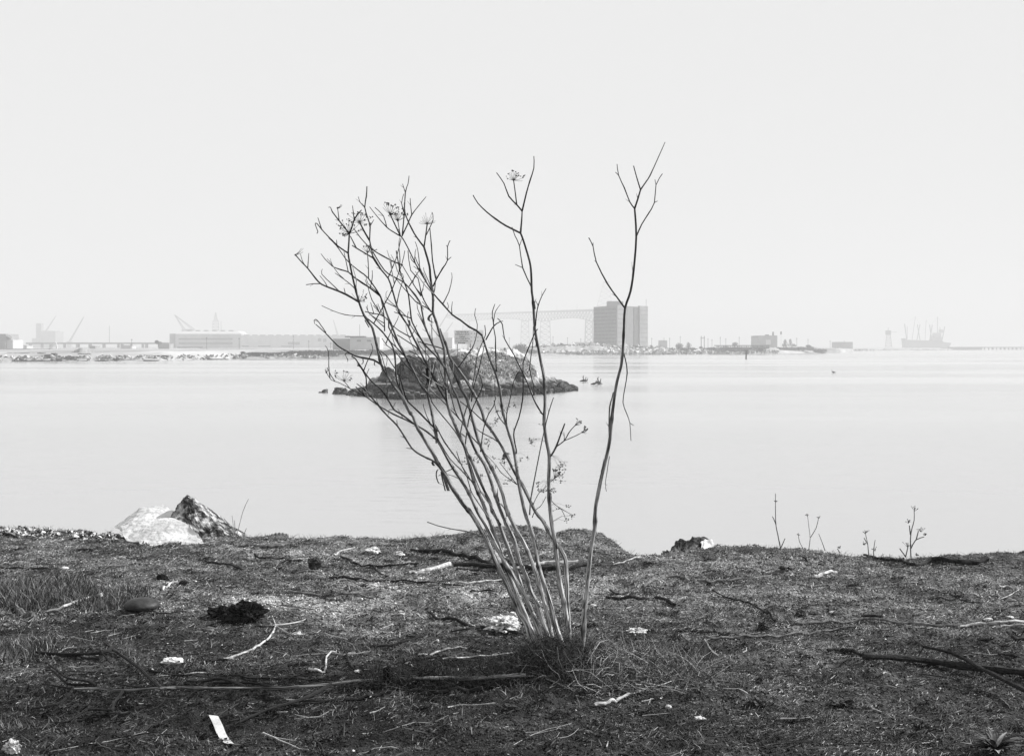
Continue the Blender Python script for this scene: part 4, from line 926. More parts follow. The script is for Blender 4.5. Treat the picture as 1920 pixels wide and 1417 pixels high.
mb = MB(); mb.add([(-2500, -65, ZW), (2500, -65, ZW), (2500, 3500, ZW), (-2500, 3500, ZW)], [(0, 1, 2, 3)])
tag(mb.build('water', m), kind='structure')
# ------------------------------------------------------------------ island with the notice board
def IX(px, Y): return (px - 960) / F * Y
prof = [(590, -2.3), (640, -1.95), (690, -1.3), (705, -.75), (725, -.25), (745, -.45), (752, -.45), (765, .05), (787, .22), (817, .6), (847, 1.0), (860, 1.25), (880, 1.32), (900, 1.3), (933, 1.33), (967, 1.22), (983, .85), (994, .2), (1003, -.25), (1012, -.75), (1040, -1.05), (1060, -1.35), (1080, -1.72), (1095, -2.3)]
bottom = [(590, 84), (640, 84), (700, 80.5), (750, 76.5), (900, 80.5), (1000, 84.5), (1060, 90), (1110, 95)]
nx_, ny_ = 420, 150; pxs = np.linspace(585, 1115, nx_); vv = np.linspace(0, 1, ny_)
PXg, VVg = np.meshgrid(pxs, vv); front = np.interp(PXg, [b[0] for b in bottom], [b[1] for b in bottom]) - 1.2
Yc = front + VVg * 15; top = np.interp(PXg, [p[0] for p in prof], [p[1] for p in prof])
ramp = np.interp(VVg, [0, .06, .14, .26, .42, .60, .8, 1], [-.3, .05, .22, .35, .80, 1, .7, -.3])
# shelf: low rocky apron in front, mound behind
ap = -1.25 + .0 * top; Zi = ZW - .4 + (np.maximum(top, -2.2) - ZW + .4) * np.clip(ramp, -.4, 1)
Xi = (PXg - 960) / F * Yc
r1 = 1 - np.abs(fbm(Xi * .45 + 5, Yc * .45, 5) * 2 - 1); r2 = fbm(Xi * 2.2, Yc * 2.2, 4) - .5; r3 = fbm(Xi * 7, Yc * 7, 3) - .5
Zi = Zi + (r1 - .72) * .75 * np.clip((Zi - ZW + .2) / 1.5, 0, 1) + r2 * .5 + r3 * .2
Xi = Xi + (fbm(Xi * 1.3 + 9, Zi * 1.3 + Yc, 3) - .5) * .5
V = np.stack([Xi, Yc, Zi], -1).reshape(-1, 3); i = (np.arange(ny_ - 1)[:, None] * nx_ + np.arange(nx_ - 1)[None]).ravel()
# material: dry pale straw/earth above, dark wet weed-covered rock near the tide line (real tide band)
mi_ = bpy.data.materials.new('island_surface'); mi_.use_nodes = True; n = mi_.node_tree; L = n.links.new; b = n.nodes['Principled BSDF']; b.inputs['Roughness'].default_value = .95; b.inputs['Specular IOR Level'].default_value = .15
tc = n.nodes.new('ShaderNodeTexCoord'); sp = n.nodes.new('ShaderNodeSeparateXYZ'); L(tc.outputs['Object'], sp.inputs[0])
n1 = n.nodes.new('ShaderNodeTexNoise'); n1.inputs['Scale'].default_value = 1.6; n1.inputs['Detail'].default_value = 10; n1.inputs['Roughness'].default_value = .7; L(tc.outputs['Object'], n1.inputs['Vector'])
ad = n.nodes.new('ShaderNodeMath'); ad.operation = 'MULTIPLY_ADD'; ad.inputs[1].default_value = 1.2; L(n1.outputs['Fac'], ad.inputs[0]); L(sp.outputs['Z'], ad.inputs[2])
m1 = n.nodes.new('ShaderNodeMapRange'); m1.inputs['From Min'].default_value = -.55; m1.inputs['From Max'].default_value = .15; m1.inputs['To Min'].default_value = 0; m1.inputs['To Max'].default_value = 1; L(ad.outputs[0], m1.inputs['Value'])
n3 = n.nodes.new('ShaderNodeTexNoise'); n3.inputs['Scale'].default_value = .55; n3.inputs['Detail'].default_value = 9; n3.inputs['Roughness'].default_value = .7; L(tc.outputs['Object'], n3.inputs['Vector'])
m3 = n.nodes.new('ShaderNodeMapRange'); m3.inputs['From Min'].default_value = .38; m3.inputs['From Max'].default_value = .56; m3.inputs['To Min'].default_value = .06; m3.inputs['To Max'].default_value = .68; L(n3.outputs['Fac'], m3.inputs['Value'])
m4 = n.nodes.new('ShaderNodeMapRange'); m4.inputs['From Min'].default_value = .45; m4.inputs['From Max'].default_value = .75; m4.inputs['To Min'].default_value = .012; m4.inputs['To Max'].default_value = .16; L(n1.outputs['Fac'], m4.inputs['Value'])
mxx = n.nodes.new('ShaderNodeMix'); mxx.data_type = 'FLOAT'; L(m1.outputs[0], mxx.inputs[0]); L(m4.outputs[0], mxx.inputs[2]); L(m3.outputs[0], mxx.inputs[3]); L(mxx.outputs[0], b.inputs['Base Color'])
n4 = n.nodes.new('ShaderNodeTexNoise'); n4.inputs['Scale'].default_value = 5; n4.inputs['Detail'].default_value = 6; L(tc.outputs['Object'], n4.inputs['Vector'])
b4 = n.nodes.new('ShaderNodeBump'); b4.inputs['Distance'].default_value = .12; L(n4.outputs['Fac'], b4.inputs['Height']); L(b4.outputs[0], b.inputs['Normal'])
isl = tag(soup('islet', V, np.stack([i, i + 1, i + nx_ + 1, i + nx_], 1), mi_, np.ones(len(V))), 'small rocky islet in the bay behind the bush', 'islet', kind='structure')
ri = random.Random(8)
def irock(px, Y, w, h, label=None, zz=ZW - .1, m=M_islerock, sub=2, seed=0, disp=.12, name='boulder', dep=None):
    x = IX(px, Y); pts = []; dep = dep or w
    for k_ in range(9):
        a = 6.283 * k_ / 9; pts.append(Vector((x + w * .5 * math.cos(a) * ri.uniform(.75, 1), Y + dep * .5 * math.sin(a), zz + h * ri.uniform(0, .4))))
    for k_ in range(5):
        a = 6.283 * k_ / 5 + ri.random(); pts.append(Vector((x + w * .3 * math.cos(a), Y + dep * .3 * math.sin(a), zz + h * ri.uniform(.8, 1))))
    o = hull_rock(name, pts, m, sub + 1, 2.2 * disp * min(w, h), 1.6 / max(.3, min(w, h)), seed=seed)
    return tag(o, label, 'rock') if label else o
irock(728, 81.5, 1.5, 1.15, 'dark boulder with pale face at the left of the islet', -.95, seed=1, sub=3)
irock(772, 82.0, 2.3, 1.7, 'large dark boulder left of the islet mound', -.85, seed=2, sub=3, dep=1.6)
irock(806, 81.2, 1.5, 1.3, 'upright dark rock against the islet mound', -.6, seed=3, sub=3)
irock(664, 84, .9, .55, 'low dark rock at the islet left tip', seed=4)
irock(681, 83.5, 1.1, .55, 'broad low rock beside the islet left tip', seed=5)
irock(634, 86, .95, .5, 'flat rock awash left of the islet', seed=6)
irock(646, 85.5, .6, .5, 'small peaked rock awash left of the islet', seed=16)
irock(609, 88, .55, .32, 'farthest left rock awash off the islet', seed=7)
irock(600, 88, .3, .18, 'tiny rock awash beyond the farthest left rock', seed=17)
irock(866, 79.6, 1.7, 1.5, 'dark shaded rock face on the islet below the notice board', -.75, seed=8, sub=3, m=M_stone, dep=1.5)  # darker stone puts the shade of this left-facing rock into its colour
irock(975, 84, .9, .7, 'low rock at the right of the islet mound', -.9, seed=9)
irock(1050, 91, .6, .4, 'small rock on the islet right spit', -1.45, seed=10)
# weed-covered rubble of the islet shelf
mb = MB(); bv = [b_[0] for b_ in bottom]; by = [b_[1] for b_ in bottom]
for _ in range(1500):
    px = ri.uniform(652, 1084); Y = np.interp(px, bv, by) + abs(ri.gauss(0, 1.9)) - .2; s_ = ri.choice([.06, .08, .12, .16, .22]) * np.interp(px, [652, 700, 1040, 1084], [.6, 1.1, 1, .4]); tp = np.interp(px, [652, 690, 740, 820, 900, 1000, 1040, 1084], [.05, .15, .5, .35, .45, .6, .4, .05])
    z = ZW + ri.uniform(0, tp) * ri.random() ** .5; x = IX(px, Y)
    vs = [Vector((x + ri.uniform(.5, 1.2) * s_ * a, Y + ri.uniform(.5, 1.2) * s_ * c, z + ri.uniform(.4, .9) * s_ * e)) for a in (-1, 1) for c in (-1, 1) for e in (-1, 1)]
    mb.add(vs, [(0, 1, 3, 2), (4, 6, 7, 5), (0, 4, 5, 1), (2, 3, 7, 6), (0, 2, 6, 4), (1, 5, 7, 3)], ri.choice([.02, .03, .05, .09, .2]))
tag(mb.build('shore_rocks', M_litter), 'dark weedy rubble round the foot of the islet', 'rocks', kind='stuff')
# dry brush hanging on the islet
mb = MB()
for _ in range(8000):
    px = ri.uniform(800, 1002); q_ = ri.random(); Y = np.interp(px, bv, by) + 2.2 + 4.2 * q_
    jx = int(np.clip(np.searchsorted(pxs, px), 0, nx_ - 1)); fy = (Y - front[0, jx]) / 15; jy = int(np.clip(fy * ny_, 0, ny_ - 1)); z = Zi[jy, jx]
    if z < -.7: continue
    x = Xi[jy, jx]; a = ri.gauss(0, .5); l_ = ri.uniform(.12, .4); s_ = .02
    e = Vector((x + .45 * l_ + a * .2, Y - .35 * l_, z + .6 * l_ - .25)); p = Vector((x, Y, z)); e2 = p + Vector((.25 * l_ + a * .1, -.2 * l_, .4 * l_))
    mb.add([p + Vector((-s_, 0, 0)), p + Vector((s_, 0, 0)), e2 + Vector((s_, 0, 0)), e2 - Vector((s_, 0, 0)), e], [(0, 1, 2, 3), (3, 2, 4)], ri.choice([.06, .2, .45, .6, .75]))
tag(mb.build('dry_brush', M_litter), 'dry straw and brush hanging over the islet mound', 'brush', kind='stuff')
# plank on the islet
mb = MB(); p = P(718, 719.5, 80.3); mb.box(p, (1.25, .25, .07)); tag(mb.build('plank', M_white, origin=p), 'white plank lying on the left of the islet', 'plank')
# notice board
Yb_ = 82.0; s_ = Yb_ / F; o = P(867, 668, Yb_); sg = empty('notice_board', tuple(o), 'hand lettered notice board on two posts atop the islet', 'sign')
mb = MB(); c = P(867, 632, Yb_) - o; mb.box(c, (30 * s_, .04, 25.5 * s_)); mb.build('board', M_sign, sg)
for x in (857.5, 881.8): mb = MB(); mb.box(P(x, 660, Yb_ + .05) - o, (.045, .045, 46 * s_)); mb.build('post', M_fardark, sg)
mb = MB(); rt = random.Random(2)
rows = [(622.5, 856, 879, 2.0), (626.8, 854, 880, 1.9), (631.2, 862, 872, 2.6), (634.8, 853, 881, 1.9), (639.0, 854, 879, 1.6), (642.6, 859, 872, 2.4)]
for (ry, xa, xb, hh) in rows:
    x = xa
    while x < xb:
        w_ = rt.uniform(.5, .95)
        if rt.random() > .14:
            for q in range(2): mb.box(P(x + rt.uniform(-.15, .3), ry + rt.uniform(-.5, .5), Yb_ - .024) - o, (rt.uniform(.15, .5) * s_, .006, rt.uniform(.4, 1) * hh * s_), rot=Matrix.Rotation(rt.uniform(-.4, .4), 3, 'Y'))
        x += w_ + .25
mb.build('lettering', M_ink, sg)['kind'] = 'stuff'
# birds by the islet spit
def bird(px, py, label, s=1.0, flip=1, raised=False):
    Y = (ZC - ZW) * F / (py - HY); o = Vector((IX(px, Y), Y, ZW)); root = empty('cormorant', tuple(o), label, 'bird', 'cormorants by the islet spit')
    k = s; mb = MB(); f_ = flip
    mb.tube([Vector((-.34 * f_, 0, .06)) * k, Vector((-.22 * f_, 0, .10)) * k, Vector((0, 0, .13)) * k, Vector((.16 * f_, 0, .14)) * k, Vector((.25 * f_, 0, .22)) * k, Vector((.24 * f_, 0, .34)) * k, Vector((.27 * f_, 0, .42)) * k, Vector((.31 * f_, 0, .43)) * k],
            [.02 * k, .06 * k, .11 * k, .09 * k, .05 * k, .032 * k, .04 * k, .02 * k], 9); mb.build('body', M_fardark, root, smooth=True)
    mb = MB(); mb.tube([Vector((.30 * f_, 0, .43)) * k, Vector((.41 * f_, 0, .42)) * k], [.012 * k, .004 * k], 5); mb.build('beak', M_fardark, root)
    if raised:
        for sd_ in (-1, 1):
            mb = MB(); mb.tube([Vector((.08 * f_, .05 * sd_, .2)) * k, Vector((-.02 * f_, .16 * sd_, .42)) * k, Vector((.05 * f_, .2 * sd_, .62)) * k], [.05 * k, .07 * k, .015 * k], 6, flat=.3); mb.build('wing', M_fardark, root)
bird(1093.5, 716, 'leftmost cormorant afloat with wings half raised off the spit', 1.0, 1, True)
bird(1098, 715.5, 'cormorant close beside the leftmost one', .75)
bird(1113, 721.5, 'smallest middle cormorant afloat off the spit', .8)
bird(1121, 719.5, 'rightmost cormorant with wings held up', 1.0, 1, True)
bird(1124, 720.5, 'low floating cormorant beside the rightmost one', .8, -1)
bird(1563, 699, 'dark seabird alone on the open water at right', .8, -1)
# channel marker
Ym = 330; s_ = Ym / F; o = P(1398.6, 673, Ym); mk = empty('channel_marker', tuple(o), 'dark leaning channel marker post in the water', 'marker post')
mb = MB(); mb.tube([Vector((0, 0, -.6)), Vector((.9 * s_, 0, 16 * s_))], [.22, .2], 7); mb.build('post', M_fardark, mk)
mb = MB(); mb.box((.6 * s_, 0, 15.8 * s_), (7 * s_, .15, 1 * s_)); mb.build('crossbar', M_fardark, mk)
mb = MB(); mb.box((.4 * s_, 0, 10.5 * s_), (7.5 * s_, .15, 1 * s_)); mb.build('crossbar', M_fardark, mk)
mb = MB(); mb.box((3.6 * s_, 0, 13 * s_), (.8 * s_, .12, 5 * s_)); mb.build('board', M_fardark, mk)
# ------------------------------------------------------------------ far shore
SH = [(-1800, 250), (-200, 268), (0, 271), (300, 285), (430, 335), (560, 345), (700, 350), (800, 380), (900, 430), (1000, 500), (1240, 510), (1330, 560), (1440, 600), (1570, 640), (1585, 700), (1600, 945), (1700, 1080), (1800, 1250), (1810, 1290), (3600, 1400)]
def shore(px): return np.interp(px, [s[0] for s in SH], [s[1] for s in SH])
vst = np.array([-10, -3, 0, 2, 5, 9, 16, 30, 60, 120, 250, 500, 900, 1500, 2100]); vz = np.array([-3.0, -2.1, -1.72, -1.3, -.7, -.3, .05, .3, .45, .5, .55, .6, .6, .6, .6])
pxs2 = np.concatenate([np.arange(-1800, -20, 40), np.arange(-20, 1940, 4), np.arange(1940, 3600, 40)])
A, B_ = np.meshgrid(pxs2, np.arange(len(vst))); Yf = shore(A) + vst[B_]; Yf = np.minimum(Yf, 3300); Xf = (A - 960) / F * Yf
low = np.interp(A, [1560, 1600, 4000], [0, .55, .55])   # the far right shore is lower
Zf = vz[B_] - low * (vz[B_] > -1.5) + (fbm(Xf * .08, Yf * .08, 4) - .5) * .5 * (B_ > 2); n1_ = len(pxs2)
i = (np.arange(len(vst) - 1)[:, None] * n1_ + np.arange(n1_ - 1)[None]).ravel()
tag(soup('far_shore', np.stack([Xf, Yf, Zf], -1).reshape(-1, 3), np.stack([i, i + 1, i + n1_ + 1, i + n1_], 1), M_far, np.ones(Xf.size)), 'low industrial shore across the bay', 'shore', kind='structure')
rf = random.Random(31)
def bank(name, pts, m, label, back=14, noise_=.25):   # embankment: (px, top row, Y)
    V = []; pxq = np.arange(pts[0][0], pts[-1][0] + .1, 2.0); rows = [(-.6, 0), (.0, .25), (.5, .8), (1.0, 1.0), (1.5, .95), (2.6, 0)]
    for px in pxq:
        ty = np.interp(px, [p[0] for p in pts], [p[1] for p in pts]); Y = np.interp(px, [p[0] for p in pts], [p[2] for p in pts]); zt = ZC - (ty - HY) / F * Y
        for (r_, h_) in rows:
            yy = Y + (r_ - 1) * back * .5; z0 = ZW - .3; z = z0 + (zt - z0) * h_ + rf.uniform(-1, 1) * noise_ * (h_ > .5); V.append(((px - 960) / F * yy, yy, z))
    k = len(rows); q = len(pxq); i = (np.arange(q - 1)[:, None] * k + np.arange(k - 1)[None]).ravel(); V = np.array(V)
    return tag(soup(name, V, np.stack([i, i + k, i + k + 1, i + 1], 1), m, np.ones(len(V))), label, 'embankment', kind='structure')
bank('embankment', [(985, 653, 512), (1010, 651.5, 512), (1060, 649, 512), (1117, 648, 514), (1150, 651, 515), (1180, 652, 517), (1230, 653, 520), (1260, 653, 545), (1300, 655, 560), (1345, 653, 590), (1445, 652, 620), (1490, 650, 640), (1530, 651, 645), (1575, 661, 650)], M_far, 'riprap embankment of the far shore')
bank('gravel_mound', [(112, 672, 300), (128, 664, 300), (145, 655, 300), (152, 652, 300), (165, 656, 302), (200, 660, 305), (240, 664, 305)], M_fardark if False else M_farconc, 'grey gravel mound on the left far shore', 10)
def rocks(name, n, fn, label, tones, m=M_rip):
    mb = MB()
    for _ in range(n):
        (px, py, Y, s_) = fn(); p = P(px, py, Y); sx_ = rf.uniform(.6, 1.5) * s_; tl = Matrix.Rotation(rf.uniform(-.8, .8), 3, 'Y') @ Matrix.Rotation(rf.uniform(0, 3), 3, 'Z'); mb.box(p, (sx_ * 1.4, s_, s_ * rf.uniform(.4, .9)), rot=tl, tone=rf.choice(tones))
    return tag(mb.build(name, m), label, 'rocks', kind='stuff')
def f1_():
    px = rf.uniform(992, 1242); t = np.interp(px, [992, 1060, 1117, 1180, 1242], [653, 648.5, 647.5, 652, 653]); q = rf.random(); Y = 520 - 16 * q; return px, t + (664.5 - t) * q, Y, rf.choice([.5, .7, 1.0, 1.4, 1.9])
rocks('riprap', 2200, f1_, 'tumbled riprap boulders below the brick tower', [.25, .5, .8, 1.0, 1.0])
def f2_():
    px = rf.uniform(1242, 1460); q = rf.random(); Y = np.interp(px, [1242, 1460], [512, 600]); return px, 658 + 6 * q - (px - 1242) * .008, Y, rf.choice([.4, .6, .9])
rocks('shore_rubble_far', 500, f2_, 'scattered rubble along the right far shore', [.2, .4, .8, 1.0])
def f3_():
    px = rf.uniform(1590, 1790); return px, 656.2 + rf.uniform(-1, 1), np.interp(px, [1590, 1790], [930, 1220]), rf.choice([.8, 1.2])
rocks('shore_rubble_far', 160, f3_, 'faint rubble on the distant spit', [.3, .6, 1.0])
def f4_():
    px = rf.uniform(0, 640); Y = float(shore(px)) + rf.uniform(-1, 8); return px, HY + (ZC - rf.uniform(-1.6, -.6)) * F / Y, Y, rf.choice([.25, .4, .6])
rocks('shore_rubble_far', 650, f4_, 'scattered debris along the left far shore', [.15, .3, .8, 1.0])
def leaves(specs, per, size, tones=(.6, 1.6)):
    mb = MB()
    for (px, py, Y, wp, hp) in specs:
        s_ = Y / F; c = P(px, py, Y); rx = wp * s_ * .5; rz = hp * s_ * .5
        for _ in range(per):
            a = Vector((rf.gauss(0, 1), rf.gauss(0, 1), rf.gauss(0, 1))).normalized() * (rf.random() ** .35); a = Vector((a.x * rx, a.y * rx, a.z * rz)); k_ = size * s_ * rf.uniform(.5, 1.3)
            u = Vector((rf.gauss(0, 1), rf.gauss(0, 1), rf.gauss(0, 1))).normalized() * k_; w_ = u.orthogonal().normalized() * k_ * .8
            p = c + a; mb.add([p - u, p + w_, p + u, p - w_], [(0, 1, 2, 3)], rf.uniform(*tones))
    return mb
specs = []
for _ in range(330):
    px = rf.uniform(445, 1000); tY = np.interp(px, [445, 470, 520, 560, 640, 1000], [665, 660, 661, 655.5, 655, 655]); Yq = float(shore(px)) + rf.uniform(3, 9); hh = rf.uniform(5, 9); lo_ = HY + (ZC + .5) * F / Yq
    specs.append((px, rf.uniform(tY + hh * .5, max(lo_ + 1, tY + hh * .5 + 1)), Yq, rf.uniform(14, 30), hh))
tag(leaves(specs, 150, 1.1).build('scrub', M_scrub), 'dark scrub belt along the left middle far shore', 'scrub', kind='stuff')
specs = [(rf.uniform(1232, 1440), rf.uniform(653.5, 658), rf.uniform(530, 570), rf.uniform(10, 22), rf.uniform(3, 6)) for _ in range(60)] + [(rf.uniform(1445, 1545), 0, 625, rf.uniform(12, 24), rf.uniform(4, 8)) for _ in range(40)]
specs = [(a, (b if b else np.interp(a, [1445, 1480, 1520, 1545], [655, 652, 652, 657]) + rf.uniform(0, 4)), c, d, e) for a, b, c, d, e in specs]
tag(leaves(specs, 110, 1.1).build('scrub', M_scrub), 'low scrub on the right far shore', 'scrub', kind='stuff')
def bush_far(label, px, py, Y, w, h, name='bush', cat='bush', trunk=True, parts=None):
    o = P(px, py + h / 2, Y); root = empty(name, tuple(o), label, cat); sp_ = parts or [(px + rf.uniform(-w, w) * .22, py + rf.uniform(-h, h) * .16, Y + rf.uniform(-1, 1), w * .62, h * .7) for _ in range(5)]
    mb = leaves(sp_, 130, max(.6, w * .045)); mb.v = [(v[0] - o.x, v[1] - o.y, v[2] - o.z) for v in mb.v]; mb.build('crown', M_scrub, root)
    if trunk: mb = MB(); mb.tube([Vector((0, 0, -1)), Vector((0, 0, h * .45 * Y / F))], [.25, .15], 6, .5); mb.build('trunk', M_fardark, root)
bush_far('round dark bush right of the islet on the far shore', 976, 651, 480, 30, 20)
bush_far('wide pale tree left of its taller narrow neighbour', 1273, 648, 640, 17, 14, 'tree', 'tree')
bush_far('narrow tall tree beside the wide pale tree', 1291, 648, 640, 12, 17, 'tree', 'tree')
bush_far('small tree right of the twin masts base', 1314, 652, 640, 7, 7, 'tree', 'tree')
bush_far('small tree above the dark pier fence', 1378, 645, 760, 14, 9, 'tree', 'tree')
bush_far('spiky tree with two peaks right of the block with stacks', 1479, 645, 760, 22, 18, 'tree', 'tree', True, [(1472, 641, 760, 6, 10), (1482, 641, 760, 5, 12), (1479, 647, 760, 22, 9), (1488, 648, 760, 10, 7), (1471, 647, 760, 9, 8)])
bush_far('low dark bush on the crest of the right shore', 1518, 649, 640, 16, 6, trunk=False)
bush_far('small bush right of the brick tower foot', 1221, 650, 560, 7, 7, trunk=False)
bush_far('round grey bush at the left end of the concrete terminal', 297, 642, 560, 14, 9, 'tree', 'tree')
bush_far('small dark shrub right of the terminal on the shore', 455, 662, 345, 12, 7, trunk=False)
# buildings, in photo columns/rows at a real distance
def wall_box(root, name, m, x0, x1, yt, yb, Y, dep, side_shift=0, tone=1.0):
    mb = MB(); o = root.location; a, b, c, d = P(x0, yb, Y), P(x1, yb, Y), P(x1, yt, Y), P(x0, yt, Y); zb_ = min(a.z, -.3)
    dv = Vector((side_shift, dep, 0)); q = [Vector((a.x, a.y, zb_)), Vector((b.x, b.y, zb_)), Vector((b.x, b.y, zb_)) + dv, Vector((a.x, a.y, zb_)) + dv, d, c, c + dv, d + dv]
    mb.quadbox([p - o for p in q], tone); return mb.build(name, m, root)
def panel(root, name, m, x0, x1, yt, yb, Y, th=.15, proud=.1):
    mb = MB(); o = root.location; c = (P(x0, yt, Y) + P(x1, yb, Y)) / 2; s_ = Y / F; mb.box(c - o - Vector((0, proud, 0)), ((x1 - x0) * s_, th, (yb - yt) * s_)); return mb.build(name, m, root)
# B1: terminal with three bands
Y = 900; r = empty('terminal_building', tuple(P(385, 658, Y)), 'broad pale concrete terminal with dark window bands at left', 'building')
wall_box(r, 'wall', M_farlight, 329, 452, 626, 660, Y, 30, side_shift=-12)
wall_box(r, 'end_wall', M_farconc, 318, 329, 625.5, 660, Y + .5, 40)
mb = MB(); o = r.location; q = [P(329, 626, Y), P(452, 626, Y), P(446, 620.5, Y + 18), P(345, 620.5, Y + 18)]; mb.add([p - o for p in q] + [p - o + Vector((0, 22, 0)) for p in q], [(0, 1, 2, 3), (3, 2, 6, 7), (1, 5, 6, 2), (0, 3, 7, 4)]); mb.build('roof', M_farlight, r)
for (a, b) in ((634, 637), (641.5, 645.5), (650, 656)): panel(r, 'window_band', M_farsteel if b > 650 else M_farconc, 335, (436 if b < 650 else 380), a, b, Y, .2, .12)
panel(r, 'door', M_fardark, 332.5, 338, 650, 658, Y, .2, .15)
for k_ in range(6): panel(r, 'roof_vent', M_farconc, 352 + 15.5 * k_, 360 + 15.5 * k_, 619, 620.6, Y + 18, 2, 0)
# canopy arch in front
mb = MB(); r2 = empty('arched_canopy', tuple(P(385, 656, 560)), 'low white arched canopy in front of the terminal', 'canopy')
for k_ in range(2): mb.tube([P(370 + 6 * 0, 656 - .0, 560 + 8 * k_) - r2.location, P(378, 653, 560 + 8 * k_) - r2.location, P(388, 652, 560 + 8 * k_) - r2.location, P(402, 656, 560 + 8 * k_) - r2.location], .25, 5)
mb.build('frame', M_white, r2)
# B2 long warehouse
Y = 1150; r = empty('long_warehouse', tuple(P(550, 652, Y)), 'long low pale warehouse running right from the terminal', 'warehouse')
wall_box(r, 'wall', M_farlight, 452, 655, 629, 656, Y, 60)
for k_ in range(13): panel(r, 'roof_vent', M_farconc, 458 + 15 * k_, 468 + 15 * k_, 627.6, 629, Y + 1, 2, 0)
for (a, b, c, d) in ((453, 466, 648, 650), (484, 507, 648, 650), (527, 548, 648, 650), (540, 562, 641, 646), (596, 602, 634, 640), (606, 612, 635, 641)): panel(r, 'opening', M_farsteel, a, b, c, d, Y, .3, .2)
# B3
Y = 460; r = empty('flat_roof_building', tuple(P(660, 655, Y)), 'flat roofed building with two windows behind the scrub', 'building')
wall_box(r, 'wall', M_farlight, 656, 712, 632, 660, Y, 12); wall_box(r, 'wing', M_farconc, 624, 656, 635, 660, Y + .4, 10)
panel(r, 'roof', M_farsteel, 647, 684, 630, 632.2, Y, 6, -2.2); panel(r, 'window', M_farconc, 669, 677, 637, 640.5, Y); panel(r, 'window', M_farconc, 688, 696, 637, 640.5, Y)
for x in (579.5, 619.5): pass
Y = 640; r = empty('warehouse', tuple(P(820, 652, Y)), 'pale warehouse hidden behind the bush left of the notice board', 'warehouse')
wall_box(r, 'wall', M_farlight, 780, 848, 633, 656, Y, 30); panel(r, 'opening', M_farconc, 795, 806, 634, 640, Y)
Y = 520; r = empty('white_block_building', tuple(P(893, 652, Y)), 'small white block building right of the notice board', 'building')
wall_box(r, 'wall', M_white, 876, 907, 619, 656, Y, 14)
for a in range(4):
    for b in range(3): panel(r, 'window', M_farconc, 883 + a * 6, 885.2 + a * 6, 624 + b * 7, 626.5 + b * 7, Y)
Y = 800; r = empty('shed', tuple(P(1095, 650, Y)), 'low pale shed between bridge pier and brick tower', 'shed')
wall_box(r, 'wall', M_farlight, 1075, 1113, 641.5, 655, Y, 20)
# tower block: two faces
Y0 = 640.0; r = empty('tower_block', tuple(P(1160, 652, Y0)), 'tall slab tower block with dark gridded left face', 'tower block'); o = r.location
A_ = P(1113, 652, 662); Bc = P(1155, 652, Y0); Cc = P(1213, 652, 662)
def face(a, b, za, zb2, off, th, m, name, ks=False):
    d = (b - a).normalized(); nn = Vector((d.y, -d.x, 0)); 
    if nn.y > 0: nn = -nn
    mb = MB(); q = []
    for z_ in (za, zb2): q += [Vector((a.x, a.y, z_)) + nn * off, Vector((b.x, b.y, z_)) + nn * off, Vector((b.x, b.y, z_)) + nn * (off - th), Vector((a.x, a.y, z_)) + nn * (off - th)]
    mb.quadbox([p - o for p in q]); ob = mb.build(name, m, r); return ob
ztop = P(1113, 576.5, 662).z; ztb = P(1155, 573, Y0).z; zt = (ztop + ztb) / 2 
Dv = Cc - Bc; Av = A_ - Bc
mb = MB(); base_ = [Vector((p.x, p.y, -1.0)) for p in (Bc, Cc, Cc + Av, A_)]; topp = [Vector((p.x, p.y, ztb)) for p in (Bc, Cc, Cc + Av, A_)]; mb.quadbox([p - o for p in base_ + topp]); mb.build('wall', M_brick, r)
def fpt(a, b, t): return a + (b - a) * t
# light bays on the right face with floor lines
for (t0, t1, mm_, th) in ((.02, .30, M_farconc, .5), (.32, .46, M_brick, .3), (.56, .70, M_farsteel, .25), (.72, .985, M_farconc, .9)):
    face(fpt(Bc, Cc, t0), fpt(Bc, Cc, t1), -1, ztb + (.4 if th > .4 else -.6), th, th + .2, mm_, 'bay')
for k_ in range(9):
    z_ = 1.5 + (ztb - 2.5) * k_ / 8.5
    for (t0, t1, of_) in ((.04, .28, .62), (.74, .97, 1.02)): face(fpt(Bc, Cc, t0), fpt(Bc, Cc, t1), z_, z_ + .45, of_, .3, M_brick, 'floor_band')
# gridded left face: windows joined, too small to pick apart
mb = MB(); d = (A_ - Bc).normalized(); nn = Vector((d.y, -d.x, 0)); nn = -nn if nn.y > 0 else nn; Lw = (A_ - Bc).length
for a in range(16):
    for b in range(11):
        c = Bc + d * (Lw * (a + .5) / 16) + nn * .05; z_ = 1.2 + (ztb - 2.0) * (b + .5) / 11; rot = Matrix(((d.x, nn.x, 0), (d.y, nn.y, 0), (0, 0, 1))); mb.box(Vector((c.x, c.y, z_)) - o, (Lw / 16 * .5, .2, 1.0), rot=rot)
ow = mb.build('windows', M_fardark, r); ow['kind'] = 'stuff'
mb = MB(); c = P(1153, 572, Y0 + 14); mb.box(c - o, (29 * (Y0 + 14) / F, 8, 13.5 * (Y0 + 14) / F)); mb.build('penthouse', M_farconc, r)
mb = MB(); mb.bar(P(1211.5, 574, 652) - o, P(1211.5, 561, 652) - o, .12); mb.build('antenna', M_farsteel, r)
